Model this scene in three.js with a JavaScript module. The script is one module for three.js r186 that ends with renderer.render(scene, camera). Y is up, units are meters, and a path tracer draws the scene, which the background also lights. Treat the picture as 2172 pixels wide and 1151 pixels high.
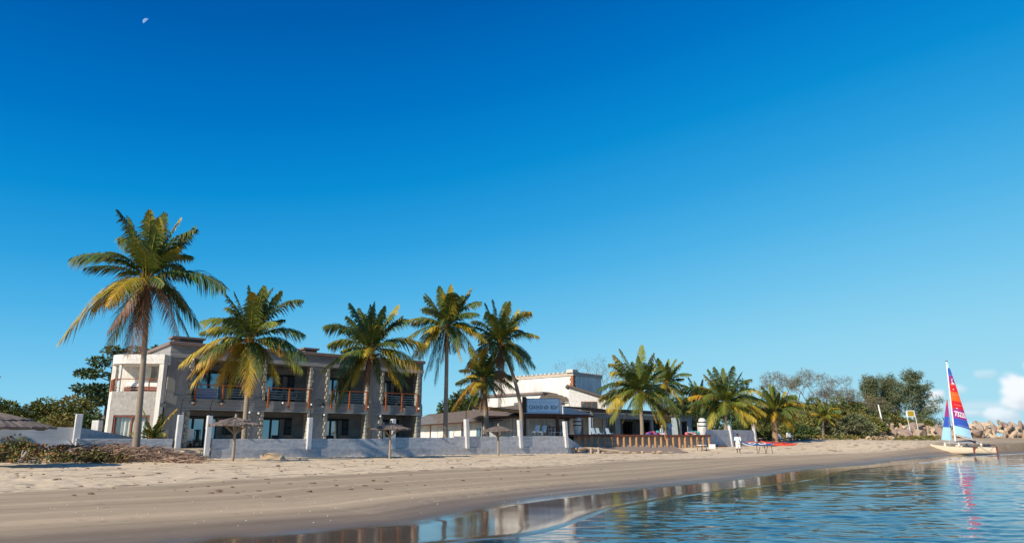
import * as THREE from 'three';
import { mergeGeometries, mergeVertices, toCreasedNormals } from 'three/addons/utils/BufferGeometryUtils.js';
import { RoundedBoxGeometry } from 'three/addons/geometries/RoundedBoxGeometry.js';
import { MarchingCubes } from 'three/addons/objects/MarchingCubes.js';

// ---------- camera, sky, sun, exposure ----------
const scene = new THREE.Scene();
const EYE = 1.5, FOCAL = 1500, PITCH = Math.atan((934 - 575.5) / FOCAL);
const camera = new THREE.PerspectiveCamera(41.98, 2172 / 1151, 0.1, 6000);
camera.position.set(0, EYE, 0);
camera.rotation.set(PITCH, 0, 0);
const SUN_EL = 30 * Math.PI / 180, SUN_H = [-0.69, 0.724];
const sunDir = new THREE.Vector3(SUN_H[0] * Math.cos(SUN_EL), Math.sin(SUN_EL), SUN_H[1] * Math.cos(SUN_EL)).normalize();
const sun = new THREE.DirectionalLight(new THREE.Color(1, 0.88, 0.72), 4.9);
sun.name = 'sun';
sun.position.copy(sunDir).multiplyScalar(160).add(new THREE.Vector3(5, 0, -60));
sun.target.position.set(5, 0, -60);
sun.castShadow = true;
sun.shadow.mapSize.set(4096, 4096);
sun.shadow.radius = 1;
Object.assign(sun.shadow.camera, { left: -90, right: 90, top: 90, bottom: -90, near: 1, far: 400 });
scene.add(sun, sun.target);

function mulberry(a) { return () => { a |= 0; a = a + 0x6D2B79F5 | 0; let t = Math.imul(a ^ a >>> 15, 1 | a); t = t + Math.imul(t ^ t >>> 7, 61 | t) ^ t; return ((t ^ t >>> 14) >>> 0) / 4294967296; }; }
const hash2 = (x, y, s = 0) => { let h = Math.imul(x, 374761393) + Math.imul(y, 668265263) + Math.imul(s, 1274126177) | 0; h = Math.imul(h ^ h >>> 13, 1274126177); return ((h ^ h >>> 16) >>> 0) / 4294967296; };
function vnoise(x, y, s = 0, px = 0) {                       // value noise, optional period px in x
  const ix = Math.floor(x), iy = Math.floor(y), fx = x - ix, fy = y - iy, u = fx * fx * (3 - 2 * fx), v = fy * fy * (3 - 2 * fy);
  const w = (i) => px ? ((i % px) + px) % px : i;
  const a = hash2(w(ix), iy, s), b = hash2(w(ix + 1), iy, s), c = hash2(w(ix), iy + 1, s), d = hash2(w(ix + 1), iy + 1, s);
  return a + (b - a) * u + (c - a) * v + (a - b - c + d) * u * v;
}
function fbm(x, y, o = 4, s = 0, px = 0) { let t = 0, a = 0.5, n = 0; for (let i = 0; i < o; i++) { t += a * vnoise(x, y, s + i * 17, px); n += a; x *= 2; y *= 2; px *= 2; a *= 0.5; } return t / n; }
const sstep = (x, a, b) => { const t = Math.min(1, Math.max(0, (x - a) / (b - a))); return t * t * (3 - 2 * t); };
const lerp = (a, b, t) => a + (b - a) * t;
const toLin = (c) => { c /= 255; return c <= 0.04045 ? c / 12.92 : Math.pow((c + 0.055) / 1.055, 2.4); };
const rgb = (r, g, b) => new THREE.Color().setRGB(r, g, b);

{ // the sky: a deep clear blue with a band of fair-weather cloud low over the sea
  const W = 2048, H = 1024, data = new Float32Array(W * H * 4);
  const stops = [[-6, 172, 224, 241], [0, 168, 222, 241], [4, 146, 213, 241], [8, 112, 196, 237], [12, 78, 178, 231], [16, 46, 160, 223], [21, 10, 141, 212], [27, 0, 117, 197], [34, 0, 94, 175], [42, 0, 82, 160], [60, 0, 68, 142], [99, 0, 60, 130]].map(([e, ...c]) => [e, ...c.map(toLin)]);
  const CLOUDS = [[-53.2, 3.1, 2.4, 1.6, 0.92], [-54.4, 2.4, 1.5, 0.8, 0.85], [-59.3, 2.9, 0.62, 0.7, 0.9], [-59.6, 2.2, 0.7, 0.45, 0.6], [-57.9, 3.3, 0.45, 0.4, 0.4], [-56.4, 4.2, 1.0, 0.45, 0.3], [-57.6, 1.7, 0.9, 0.35, 0.55], [-55.9, 1.6, 1.3, 0.5, 0.75]];
  { const R = mulberry(71); for (let a = -50; a < 125; a += 1.6 + 3.4 * R()) CLOUDS.push([a, 1.2 + 2.4 * R(), 1.2 + 1.8 * R(), 0.6 + R(), 0.7 + 0.3 * R()]); }
  const sunAz = Math.atan2(sunDir.z, sunDir.x);
  for (let r = 0; r < H; r++) {
    const el = ((r + 0.5) / H - 0.5) * 180, up = el * Math.PI / 180;
    for (let c = 0; c < W; c++) {
      const az = ((c + 0.5) / W - 0.5) * 2 * Math.PI;
      const turn = Math.cos(az - sunAz), shift = 4.8 - 11 * turn * turn;
      const e = Math.max(-6, Math.min(90, el + shift * Math.min(1, 0.45 + el / 40)));
      let k = 0; while (k < stops.length - 2 && stops[k + 1][0] < e) k++;
      const t = Math.max(0, Math.min(1, (e - stops[k][0]) / (stops[k + 1][0] - stops[k][0])));
      let col = [1, 2, 3].map((j) => lerp(stops[k][j], stops[k + 1][j], t));
      const cosS = Math.cos(up) * Math.cos(SUN_EL) * turn + Math.sin(up) * Math.sin(SUN_EL);
      const glow = Math.pow(Math.max(0, cosS), 12) * 0.5;
      col = [col[0] + glow, col[1] + glow * 0.95, col[2] + glow * 0.85];
      if (el > -1 && el < 12) {                                  // heaps of cumulus low over the sea and thin bands under them
        const ad = az * 180 / Math.PI, wx = 2.0 * (fbm(ad / 1.1, el / 0.7, 6, 33) - 0.5), wy = 1.8 * (fbm(ad / 1.1 + 40, el / 0.7, 6, 34) - 0.5);
        let a = 0, lit = 0;
        for (const [ca, ce, ra, re, op] of CLOUDS) { let da = ad - ca; if (Math.abs(da) > 9) continue; const fx = (da + wx * Math.min(2, ra * 0.55)) / ra, fy = (el - ce + wy * Math.min(1.1, re * 0.8)) / (el < ce ? re * 0.55 : re), q = 1 - Math.hypot(fx, fy), m = sstep(q, 0.0, 0.22) * op; if (m > a) { a = m; lit = 0.70 + 0.30 * sstep(fy - fx * 0.5 + wx * 0.6, -0.5, 0.5); } }
        const over = sstep(ad, -63, -57) * sstep(-ad, -150, -120), band = sstep(fbm(ad / 7, el / 0.55, 5, 55), 0.44, 0.72) * sstep(-el, -3.6, -1.2) * 0.7 * over;
        if (band > a) { a = band; lit = 0.86; }
        col = [lerp(col[0], 0.98 * lit, a), lerp(col[1], 1.0 * (0.1 + 0.9 * lit), a), lerp(col[2], 1.03 * (0.28 + 0.72 * lit), a)];
      }
      const o = (r * W + c) * 4, dim = 1 / 1.12; data[o] = col[0] * dim; data[o + 1] = col[1] * dim; data[o + 2] = col[2] * dim; data[o + 3] = 1;
    }
  }
  const t = new THREE.DataTexture(data, W, H, THREE.RGBAFormat, THREE.FloatType);
  t.mapping = THREE.EquirectangularReflectionMapping; t.magFilter = THREE.LinearFilter; t.minFilter = THREE.LinearFilter; t.needsUpdate = true;
  scene.background = t; scene.environment = t;
}
const renderer = new THREE.WebGLRenderer({ antialias: true });
renderer.toneMapping = THREE.LinearToneMapping;
renderer.toneMappingExposure = 1.12;
renderer.shadowMap.enabled = true;

// ---------- helpers ----------
const used = new Map();
function numbered(n) { const k = used.get(n) ?? 0; used.set(n, k + 1); return k ? n + '_' + String(k).padStart(3, '0') : n; }
function tag(o, label, category, group) { o.userData.label = label; o.userData.category = category; if (group) o.userData.group = group; return o; }
function thing(name, label, category, [x, y, z] = [0, 0, 0], turn = 0, group) {
  const o = new THREE.Group(); o.name = numbered(name); o.position.set(x, y, z); o.rotation.y = turn; scene.add(o);
  return tag(o, label, category, group);
}
function part(name, geo, mat, parent) {
  const m = new THREE.Mesh(geo, mat); m.name = name; m.castShadow = m.receiveShadow = true; parent.add(m); return m;
}
function struct(name, geo, mat) { const m = part(numbered(name), geo, mat, scene); m.userData.kind = 'structure'; return m; }
function stuffOf(o) { o.userData.kind = 'stuff'; return o; }
const M = (r, g, b, rough = 0.9, extra = {}) => new THREE.MeshStandardMaterial({ color: rgb(r, g, b), roughness: rough, side: THREE.DoubleSide, ...extra });
// world position of a photograph column at depth D (metres ahead) and height y
const atX = (px, D, y = 1.5) => (px - 1086) / FOCAL * (D * Math.cos(PITCH) + (y - EYE) * Math.sin(PITCH));
function yAt(py, D) { const b = (575.5 - py) / FOCAL, c = Math.cos(PITCH), s = Math.sin(PITCH); return EYE + D * (b * c + s) / (c - b * s); }
const V = (x, y, z) => new THREE.Vector3(x, y, z);
function box(x0, x1, y0, y1, z0, z1) { const g = new THREE.BoxGeometry(x1 - x0, y1 - y0, z1 - z0); g.translate((x0 + x1) / 2, (y0 + y1) / 2, (z0 + z1) / 2); return g; }
function rbox(x0, x1, y0, y1, z0, z1, r = 0.03) { const g = new RoundedBoxGeometry(x1 - x0, y1 - y0, z1 - z0, 1, r); g.translate((x0 + x1) / 2, (y0 + y1) / 2, (z0 + z1) / 2); return g; }
function rod(a, b, ra, rb = ra, seg = 7) {
  const d = b.clone().sub(a), g = new THREE.CylinderGeometry(rb, ra, d.length(), seg, 1); g.translate(0, d.length() / 2, 0);
  g.applyQuaternion(new THREE.Quaternion().setFromUnitVectors(V(0, 1, 0), d.normalize())); g.translate(a.x, a.y, a.z); return g;
}
function tube(pts, radii, seg = 8, rings = 1) {              // tapered tube through points
  const curve = new THREE.CatmullRomCurve3(pts), n = Math.max(4, pts.length * 6) * rings, P = [], I = [], U = [];
  const fr = curve.computeFrenetFrames(n, false);
  for (let i = 0; i <= n; i++) {
    const t = i / n, p = curve.getPointAt(t), r = typeof radii === 'function' ? radii(t) : lerp(radii[0], radii[1], t);
    for (let j = 0; j <= seg; j++) { const a = j / seg * 2 * Math.PI; const v = p.clone().addScaledVector(fr.normals[i], Math.cos(a) * r).addScaledVector(fr.binormals[i], Math.sin(a) * r); P.push(v.x, v.y, v.z); U.push(j / seg, t * curve.getLength()); }
  }
  for (let i = 0; i < n; i++) for (let j = 0; j < seg; j++) { const a = i * (seg + 1) + j, b = a + seg + 1; I.push(a, b, a + 1, b, b + 1, a + 1); }
  const g = new THREE.BufferGeometry(); g.setAttribute('position', new THREE.Float32BufferAttribute(P, 3)); g.setAttribute('uv', new THREE.Float32BufferAttribute(U, 2)); g.setIndex(I); g.computeVertexNormals(); return g;
}
function prism(pts, depth) {                                  // outline in x,y pushed back along -z
  const s = new THREE.Shape(pts.map(([x, y]) => new THREE.Vector2(x, y))); const g = new THREE.ExtrudeGeometry(s, { depth, bevelEnabled: false }); g.translate(0, 0, -depth); return g;
}
function merge(list) { return mergeGeometries(list.map((g) => { const h = g.index ? g.toNonIndexed() : g; for (const k of Object.keys(h.attributes)) if (!['position', 'normal', 'uv'].includes(k)) h.deleteAttribute(k); return h; })); }
function rough(g, amp, freq, seed) {                          // jitters vertices, same place same push
  const p = g.attributes.position; for (let i = 0; i < p.count; i++) { const x = p.getX(i), y = p.getY(i), z = p.getZ(i); p.setXYZ(i, x + amp * (vnoise(x * freq + y * 3.1, z * freq, seed) - 0.5), y + amp * (vnoise(y * freq + 9, x * freq + z * 2.3, seed + 1) - 0.5), z + amp * (vnoise(z * freq + 5, y * freq + x * 1.7, seed + 2) - 0.5)); }
  g.computeVertexNormals(); return g;
}
function makeTex(W, H, fn, srgb = true, rep) {
  const d = new Uint8Array(W * H * 4);
  for (let y = 0; y < H; y++) for (let x = 0; x < W; x++) { const c = fn(x, y), o = (y * W + x) * 4; d[o] = Math.max(0, Math.min(255, c[0])); d[o + 1] = Math.max(0, Math.min(255, c[1])); d[o + 2] = Math.max(0, Math.min(255, c[2])); d[o + 3] = 255; }
  const t = new THREE.DataTexture(d, W, H); t.magFilter = THREE.LinearFilter; t.minFilter = THREE.LinearMipmapLinearFilter; t.generateMipmaps = true; t.wrapS = t.wrapT = THREE.RepeatWrapping;
  if (srgb) t.colorSpace = THREE.SRGBColorSpace; if (rep) t.repeat.set(...rep); t.needsUpdate = true; return t;
}
// plaster: blotches and streaks of weathering in a tone multiplier; box uv are 0..1 per face so a few repeats suffice
const plasterTex = makeTex(512, 512, (x, y) => { const a = fbm(x / 64, y / 64, 5, 3, 8), b = fbm(x / 14, y / 110, 3, 9), c = fbm(x / 7, y / 7, 2, 12); const v = 232 + 46 * (a - 0.5) + 52 * (b - 0.5) + 18 * (c - 0.5); return [v, v, v - 2]; });
const plasterBump = makeTex(256, 256, (x, y) => { const v = 255 * fbm(x / 16, y / 16, 4, 5, 16); return [v, v, v]; }, false);
const woodTex = makeTex(256, 256, (x, y) => { const v = 226 + 70 * (fbm(x / 5, y / 90, 3, 31) - 0.5) + 30 * (fbm(x / 40, y / 40, 3, 37) - 0.5); return [v, v * 0.97, v * 0.93]; });
const thatchTex = makeTex(512, 512, (x, y) => { const v = 218 + 110 * (fbm(x / 3, y / 60, 3, 41) - 0.5) + 70 * (fbm(x / 50, y / 50, 4, 43) - 0.5); return [v, v * 0.98, v * 0.96]; });
const barkTex = makeTex(256, 1024, (x, y) => { const ring = Math.pow(Math.abs(Math.sin(y / 1024 * Math.PI * 24 + 1.2 * fbm(x / 40, y / 60, 2, 2))), 0.5); const v = 190 + 34 * ring + 60 * (fbm(x / 12, y / 22, 4, 6) - 0.5); return [v, v * 0.965, v * 0.92]; });
const P = (r, g, b, rough = 0.88) => M(r, g, b, rough, { map: plasterTex, bumpMap: plasterBump, bumpScale: 0.003 });
const mat = {
  grey: P(0.335, 0.33, 0.33), greyPanel: P(0.40, 0.395, 0.395), greyDark: P(0.12, 0.11, 0.105), white: P(0.86, 0.83, 0.79), whiteWarm: P(0.84, 0.82, 0.77), wingGrey: P(0.46, 0.435, 0.41), wall: P(0.56, 0.565, 0.595), wallTop: P(0.62, 0.625, 0.65), pillar: P(0.74, 0.74, 0.75),
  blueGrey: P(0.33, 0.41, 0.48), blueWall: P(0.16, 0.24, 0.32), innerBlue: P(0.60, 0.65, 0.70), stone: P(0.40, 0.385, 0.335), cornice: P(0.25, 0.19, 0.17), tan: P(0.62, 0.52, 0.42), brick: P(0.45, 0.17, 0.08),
  frame: M(0.018, 0.015, 0.014, 0.5), orange: M(0.40, 0.115, 0.028, 0.6, { map: woodTex }), log: M(0.52, 0.30, 0.14, 0.75, { map: woodTex }), rail: M(0.16, 0.055, 0.035, 0.6, { map: woodTex }), brown: M(0.10, 0.04, 0.025, 0.7, { map: woodTex }), brownWin: M(0.26, 0.10, 0.04, 0.6, { map: woodTex }),
  grayWood: M(0.40, 0.34, 0.29, 0.9, { map: woodTex }), thatch: M(0.21, 0.18, 0.165, 1, { map: thatchTex }), thatchWarm: M(0.26, 0.22, 0.195, 1, { map: thatchTex }), roofDark: M(0.20, 0.165, 0.14, 0.95, { map: thatchTex }),
  metal: M(0.03, 0.03, 0.032, 0.45, { metalness: 0.6 }), steel: M(0.55, 0.55, 0.56, 0.35, { metalness: 0.9 }), bulb: M(0.85, 0.84, 0.8, 0.3), linen: M(0.85, 0.82, 0.78, 0.95), bedWood: M(0.22, 0.045, 0.02, 0.5), cushion: M(0.20, 0.17, 0.15, 0.95), tableBlue: M(0.22, 0.26, 0.42, 0.9), curtain: M(0.70, 0.66, 0.62, 0.95), dark: M(0.02, 0.018, 0.018, 0.8), tile: P(0.72, 0.68, 0.62), gutter: M(0.55, 0.60, 0.66, 0.5),
  glass: M(0.24, 0.31, 0.34, 0.05, { metalness: 0.75 }),
  trunk: M(0.42, 0.36, 0.30, 0.95, { map: barkTex, bumpMap: barkTex, bumpScale: 0.03 }), trunkRed: M(0.50, 0.34, 0.22, 0.95, { map: barkTex, bumpMap: barkTex, bumpScale: 0.03 }), nut: M(0.50, 0.24, 0.04, 0.6), nutGreen: M(0.24, 0.22, 0.05, 0.6),
  bark: M(0.16, 0.12, 0.09, 0.95), barkPale: M(0.36, 0.31, 0.27, 0.95), twig: M(0.24, 0.18, 0.14, 0.95), rock: P(0.36, 0.32, 0.27, 0.95),
};

// ---------- the shore ----------
const SHORE = [[-120, -70], [-60, -26], [-20, -1.2], [-6, 7.6], [-1.04, 11.3], [0.2, 12.2], [1.15, 14.2], [1.9, 16.1], [3.1, 18.1], [4.8, 20.5], [7.3, 23.4], [11.8, 29], [17.4, 37.5], [25.6, 47], [41.3, 66.4], [59.8, 85.3], [110, 128], [240, 230]];   // x, metres ahead
const shorePts = new THREE.CatmullRomCurve3(SHORE.map(([x, d]) => V(x, 0, d)), false, 'centripetal').getPoints(400).map((p) => [p.x, p.z]);
function shoreDist(x, d) {                                     // metres inland of the water's edge, and metres along it
  let best = 1e9, sign = 1, along = 0, run = 0;
  for (let i = 0; i < shorePts.length - 1; i++) {
    const [ax, ad] = shorePts[i], [bx, bd] = shorePts[i + 1], ux = bx - ax, ud = bd - ad, L2 = ux * ux + ud * ud, t = Math.max(0, Math.min(1, ((x - ax) * ux + (d - ad) * ud) / L2));
    const qx = ax + ux * t - x, qd = ad + ud * t - d, q = qx * qx + qd * qd, L = Math.sqrt(L2);
    if (q < best) { best = q; sign = ux * (d - ad) - ud * (x - ax) > 0 ? 1 : -1; along = run + t * L; }
    run += L;
  }
  return [Math.sqrt(best) * sign, along];
}
// the garden wall's line: base point W0, direction parallel to the hotel front
const UX = 0.785, UD = 0.62, W0 = [-17.05, 45];
const wallAt = (L) => [W0[0] + UX * L, W0[1] + UD * L];
const wallDist = (x, d) => -(x - W0[0]) * UD + (d - W0[1]) * UX;   // metres behind the wall
function landHeight(x, d, t) {
  let h;
  if (t < 0) h = 0.03 + 0.09 * t;
  else if (t < 2.4) h = 0.03 - 0.0135 * t * sstep(t, 0, 0.6);
  else h = -0.002 + 0.45 * (1 - Math.exp(-(t - 2.4) / (x > 22 ? lerp(9, 2.6, sstep(x, 22, 42)) : 9)));
  if (t > 4) {
    const d0 = 66.5 + Math.max(0, x - 20) * 0.45;
    h += sstep(x, 4, 9) * (0.48 * sstep(d, d0, d0 + 6.5) + 0.42 * sstep(d, d0 + 8, d0 + 26));
    if (x > 22) h *= 1 + 0.55 * sstep(x, 26, 42);
    h += 1.7 * sstep(d - d0 - 26, 0, 9) * sstep(x, 16, 34) * (1 - sstep(x, 54, 62)) * (1 - sstep(d, 150, 190));
    const w = wallDist(x, d), L = (x - W0[0]) * UX + (d - W0[1]) * UD;
    if (w > 0.05) h += 0.5 * sstep(w, 0.05, 0.5) * sstep(-L, -28.5, -27.6);
    h += 0.32 * Math.exp(-(((x + 21.5) / 5.5) ** 4)) * Math.exp(-(((d - 37.4) / 1.7) ** 2)) + 0.3 * Math.exp(-(((x + 30) / 6) ** 4)) * Math.exp(-(((d - 38) / 2) ** 2));
    const a = sstep(t, 10, 14);
    h += a * (0.05 * (fbm(x * 0.55, d * 0.55, 3, 71) - 0.5) + 0.075 * (fbm(x * 2.1, d * 2.1, 3, 72) - 0.5)) + sstep(t, 4, 6) * (1 - a) * 0.02 * (fbm(x * 0.5 + d * 0.6, (d - x) * 0.2, 2, 73) - 0.5);
  }
  return h;
}
function groundAt(x, d) { return landHeight(x, d, shoreDist(x, d)[0]); }
const rows = []; for (let d = -60; d < 5; d += 5) rows.push(d); for (let d = 5; d < 175; d *= 1.0065) rows.push(d); for (let d = 180; d < 700; d *= 1.15) rows.push(d);
function sheet(cols, keep, height) {
  const P = [], U = [], I = [], ok = [], n = rows.length;
  const rs = []; for (let j = 0; j <= cols; j++) { const q = j / cols * 2 - 1; rs.push(Math.abs(q) < 0.8 ? q / 0.8 * 0.86 : Math.sign(q) * (0.86 + ((Math.abs(q) - 0.8) / 0.2) ** 2 * 1.6)); }
  for (let i = 0; i < n; i++) for (let j = 0; j <= cols; j++) {
    const d = rows[i], x = rs[j] * (Math.abs(d) < 5 && d < 5 ? 14 : d < 0 ? 60 : d + 6), [t, s] = shoreDist(x, d);
    const k = keep(t); ok.push(k); const y = k ? height(x, d, t, s) : 0;
    P.push(x, y, -d); U.push((s - 115) / 140, (t + 4) / 40);
  }
  for (let i = 0; i < n - 1; i++) for (let j = 0; j < cols; j++) { const a = i * (cols + 1) + j, b = a + cols + 1; if (ok[a] && ok[a + 1] && ok[b] && ok[b + 1]) I.push(a, a + 1, b, a + 1, b + 1, b); }
  const g = new THREE.BufferGeometry(); g.setAttribute('position', new THREE.Float32BufferAttribute(P, 3)); g.setAttribute('uv', new THREE.Float32BufferAttribute(U, 2)); g.setIndex(I); g.computeVertexNormals(); return g;
}
{ // sand: dry, damp and glazed with water, by distance from the water's edge, with tide lines, footprints and litter
  const W = 2048, H = 1024, dry = [0.68, 0.548, 0.37], damp = [0.43, 0.33, 0.212], soaked = [0.125, 0.085, 0.058];
  const foot = new Float32Array(W * H), R = mulberry(5);
  const stamp = (cx, cy, rx, ry, v) => { for (let y = -ry - 1; y <= ry + 1; y++) for (let x = -rx - 1; x <= rx + 1; x++) { const q = (x / rx) ** 2 + (y / ry) ** 2; const yy = Math.round(cy + y); if (q < 1 && yy >= 0 && yy < H) foot[yy * W + ((Math.round(cx + x) % W) + W) % W] += v * (1 - q); } };
  for (let k = 0; k < 5200; k++) { const t = 12 + R() * 24, s = R() * 140; stamp(s / 140 * W, (t + 4) / 40 * H, 1.5 + R() * 3, 2 + R() * 4, (R() < 0.5 ? -1 : 0.7) * (0.4 + R() * 0.8)); }
  for (let k = 0; k < 26; k++) { let s = R() * 140, t = 5 + R() * 14; const ds = 0.62 * (R() < 0.5 ? -1 : 1), dt = (R() - 0.5) * 0.16; for (let i = 0; i < 14 + R() * 22; i++) { s += ds; t += dt + (i % 2 ? 0.12 : -0.12); stamp(s / 140 * W, (t + 4) / 40 * H, 2.2, 3.0, -1.6); } }
  const cls = (x, y) => {
    const s = x / W * 140, t = y / H * 40 - 4;
    const edge = lerp(12, 7, sstep(s + 115, 185, 222));
    const wob = 1.1 * (fbm(s / 7, 0.5, 3, 21, 20) - 0.5) + 0.35 * (fbm(s * 1.5, t * 0.5, 3, 22, 210) - 0.5);
    const wet = 1 - sstep(t + wob * 1.2, 1.9, 3.1), moist = 1 - sstep(t + wob * 0.8 + 0.9 * (fbm(s / 2, t / 1.2, 3, 24, 70) - 0.5), 3.0, 5.6);
    const dr = sstep(t + 3.2 * (fbm(s / 9, t / 9, 3, 26) - 0.5) + 0.8 * (fbm(s, t * 1.4, 3, 27, 140) - 0.5), edge - 0.5, edge + 0.7), tide = Math.exp(-(((t - edge - 0.5 + 3.2 * (fbm(s / 9, t / 9, 3, 26) - 0.5)) / 0.45) ** 2));
    return [s, t, wet, moist, dr, tide];
  };
  const C = new Uint8Array(W * H * 4), Q = new Uint8Array(W * H * 4), B = new Uint8Array(W * H * 4);
  const enc = (v) => { v = Math.max(0, Math.min(1, v)); return 255 * (v <= 0.0031308 ? v * 12.92 : 1.055 * Math.pow(v, 1 / 2.4) - 0.055); };
  for (let y = 0; y < H; y++) for (let x = 0; x < W; x++) {
    const [s, t, wet, moist, dr, tide] = cls(x, y), o = (y * W + x) * 4, f = foot[y * W + x];
    const line = Math.pow(fbm(s / 16, t * 2.3 + 0.9 * fbm(s / 10, 3.3, 3, 63, 14), 4, 61), 2) - 0.22;        // swash lines along the shore
    const grain = 1 + 0.14 * (fbm(x / 2, y / 2, 2, 81) - 0.5) + 0.16 * (fbm(x / 24, y / 16, 3, 82) - 0.5) * (0.5 + dr);
    const litter = dr * sstep(fbm(s * 1.1, t * 3.2, 4, 85, 154), 0.62, 0.76) * 0.65 + (1 - dr) * (1 - moist) * sstep(fbm(s * 3, t * 7, 3, 86, 420), 0.76, 0.82) * 0.4 + 0.6 * tide * sstep(fbm(s * 2.6, t * 5, 4, 87, 364), 0.54, 0.66);
    for (let c = 0; c < 3; c++) {
      let v = lerp(damp[c], dry[c], dr); v = lerp(v, soaked[c], moist * 0.62 + wet * 0.38);
      v *= grain * (1 + (1 - dr) * (1 - wet * 0.8) * 0.75 * line) * 1;
      C[o + c] = enc(lerp(v, [0.16, 0.11, 0.075][c], litter));
    }
    const r = lerp(lerp(0.82, 0.42, moist * (0.75 + 1.2 * line)), 0.085 + 0.05 * (fbm(s * 2, t * 0.6, 3, 97) - 0.5), wet); Q[o] = Q[o + 1] = Q[o + 2] = 255 * Math.max(0.04, lerp(r, 1, dr));
    const b = 0.5 + dr * (0.30 * (fbm(x / 9, y / 6, 3, 88) - 0.5) + 0.22 * (fbm(x / 2.5, y / 2, 2, 89) - 0.5)) + (1 - wet) * (1 - dr) * 0.10 * (fbm(x / 30, y / 3, 3, 90) - 0.5) + (1 - wet) * 0.22 * Math.max(-1, Math.min(1, f));
    B[o] = B[o + 1] = B[o + 2] = 255 * Math.max(0, Math.min(1, b)); C[o + 3] = Q[o + 3] = B[o + 3] = 255;
  }
  const mk = (d, srgb) => { const t = new THREE.DataTexture(d, W, H); t.wrapS = THREE.RepeatWrapping; t.wrapT = THREE.ClampToEdgeWrapping; t.magFilter = THREE.LinearFilter; t.minFilter = THREE.LinearMipmapLinearFilter; t.generateMipmaps = true; if (srgb) t.colorSpace = THREE.SRGBColorSpace; t.needsUpdate = true; return t; };
  const sand = new THREE.MeshPhysicalMaterial({ ior: 1.33, map: mk(C, true), roughnessMap: mk(Q, false), roughness: 1, bumpMap: mk(B, false), bumpScale: 0.10, side: THREE.DoubleSide });
  struct('beach', sheet(560, () => true, landHeight), sand);
}
{ // the sea: small wind ripples over a gentle swell, with a thin curling lip where it runs up the sand
  const R = mulberry(77), waves = [];
  for (let i = 0; i < 34; i++) { const l = 0.17 * Math.pow(1.108, i), a = 2.0 + (R() - 0.5) * 1.9, k = 2 * Math.PI / l; waves.push([Math.cos(a) * k, Math.sin(a) * k, R() * 6.28, 0.0042 * Math.pow(l, 0.6) * (l > 0.9 ? 0.42 : 1), l]); }
  const surf = (x, d, t, s) => {
    const out = -t, calm = sstep(out, 0.15, 3.2), far = sstep(d, 40, 130);
    let y = 0.0; const patch = 0.55 + 0.9 * fbm(x / 6 + 7, d / 9, 3, 14);
    for (const [kx, kd, ph, am, l] of waves) { if (l < d * 0.014) continue; y += am * patch * Math.sin(kx * x + kd * d + ph + 1.3 * vnoise(x * 0.35, d * 0.35, 19)); }
    const w = out - 0.4 * (fbm(s / 3, 1.1, 3, 15) - 0.5);
    const lip = 0.005 * sstep(w, -0.15, 0.12) * (0.4 + 0.9 * fbm(s / 1.3, 9.1, 3, 17)) * Math.exp(-Math.max(0, w - 0.12) * 0.7), second = 0.004 * Math.exp(-(((out - 3.4 - 1.2 * (fbm(s / 6, 4.1, 3, 16) - 0.5)) / 0.45) ** 2)) * sstep(-s, -260, 0);
    return 0.012 + y * (0.06 + 0.94 * calm) * (1 - 0.35 * far) + lip + second;
  };
  const water = new THREE.MeshPhysicalMaterial({ color: rgb(0.02, 0.06, 0.105), roughness: 0.07, ior: 1.34, side: THREE.DoubleSide });
  const g = sheet(620, (t) => t < 0.12, surf);
  struct('sea', g, water);
  { // a broken line of foam along the far water's edge
    const P = [], I = []; let run = 0; for (let i = 0; i < shorePts.length - 1; i++) { const [ax, ad] = shorePts[i], [bx, bd] = shorePts[i + 1], L = Math.hypot(bx - ax, bd - ad); if (ax > 27 && ax < 120) for (let k = 0; k < 6; k++) { const f = k / 6, x = lerp(ax, bx, f), d = lerp(ad, bd, f), nx = (bd - ad) / L, nd = -(bx - ax) / L, s = run + L * f, w = 0.34 * sstep(fbm(s / 1.7, 7.7, 3, 118), 0.38, 0.6) * sstep(x, 24, 36) + 0.002, o = 0.05 + 0.3 * (fbm(s / 3, 2.2, 2, 119) - 0.5); P.push(x + nx * o, 0.03, -(d + nd * o), x + nx * (o + w * 0.5), 0.05, -(d + nd * (o + w * 0.5)), x + nx * (o + w), 0.025, -(d + nd * (o + w))); } run += L; }
    for (let i = 0; i < P.length / 9 - 1; i++) { const a = i * 3; I.push(a, a + 3, a + 1, a + 1, a + 3, a + 4, a + 1, a + 4, a + 2, a + 2, a + 4, a + 5); } const f = new THREE.BufferGeometry(); f.setAttribute('position', new THREE.Float32BufferAttribute(P, 3)); f.setIndex(I); f.computeVertexNormals(); struct('foam', f, M(0.72, 0.72, 0.72, 0.9)); }
}

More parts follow.
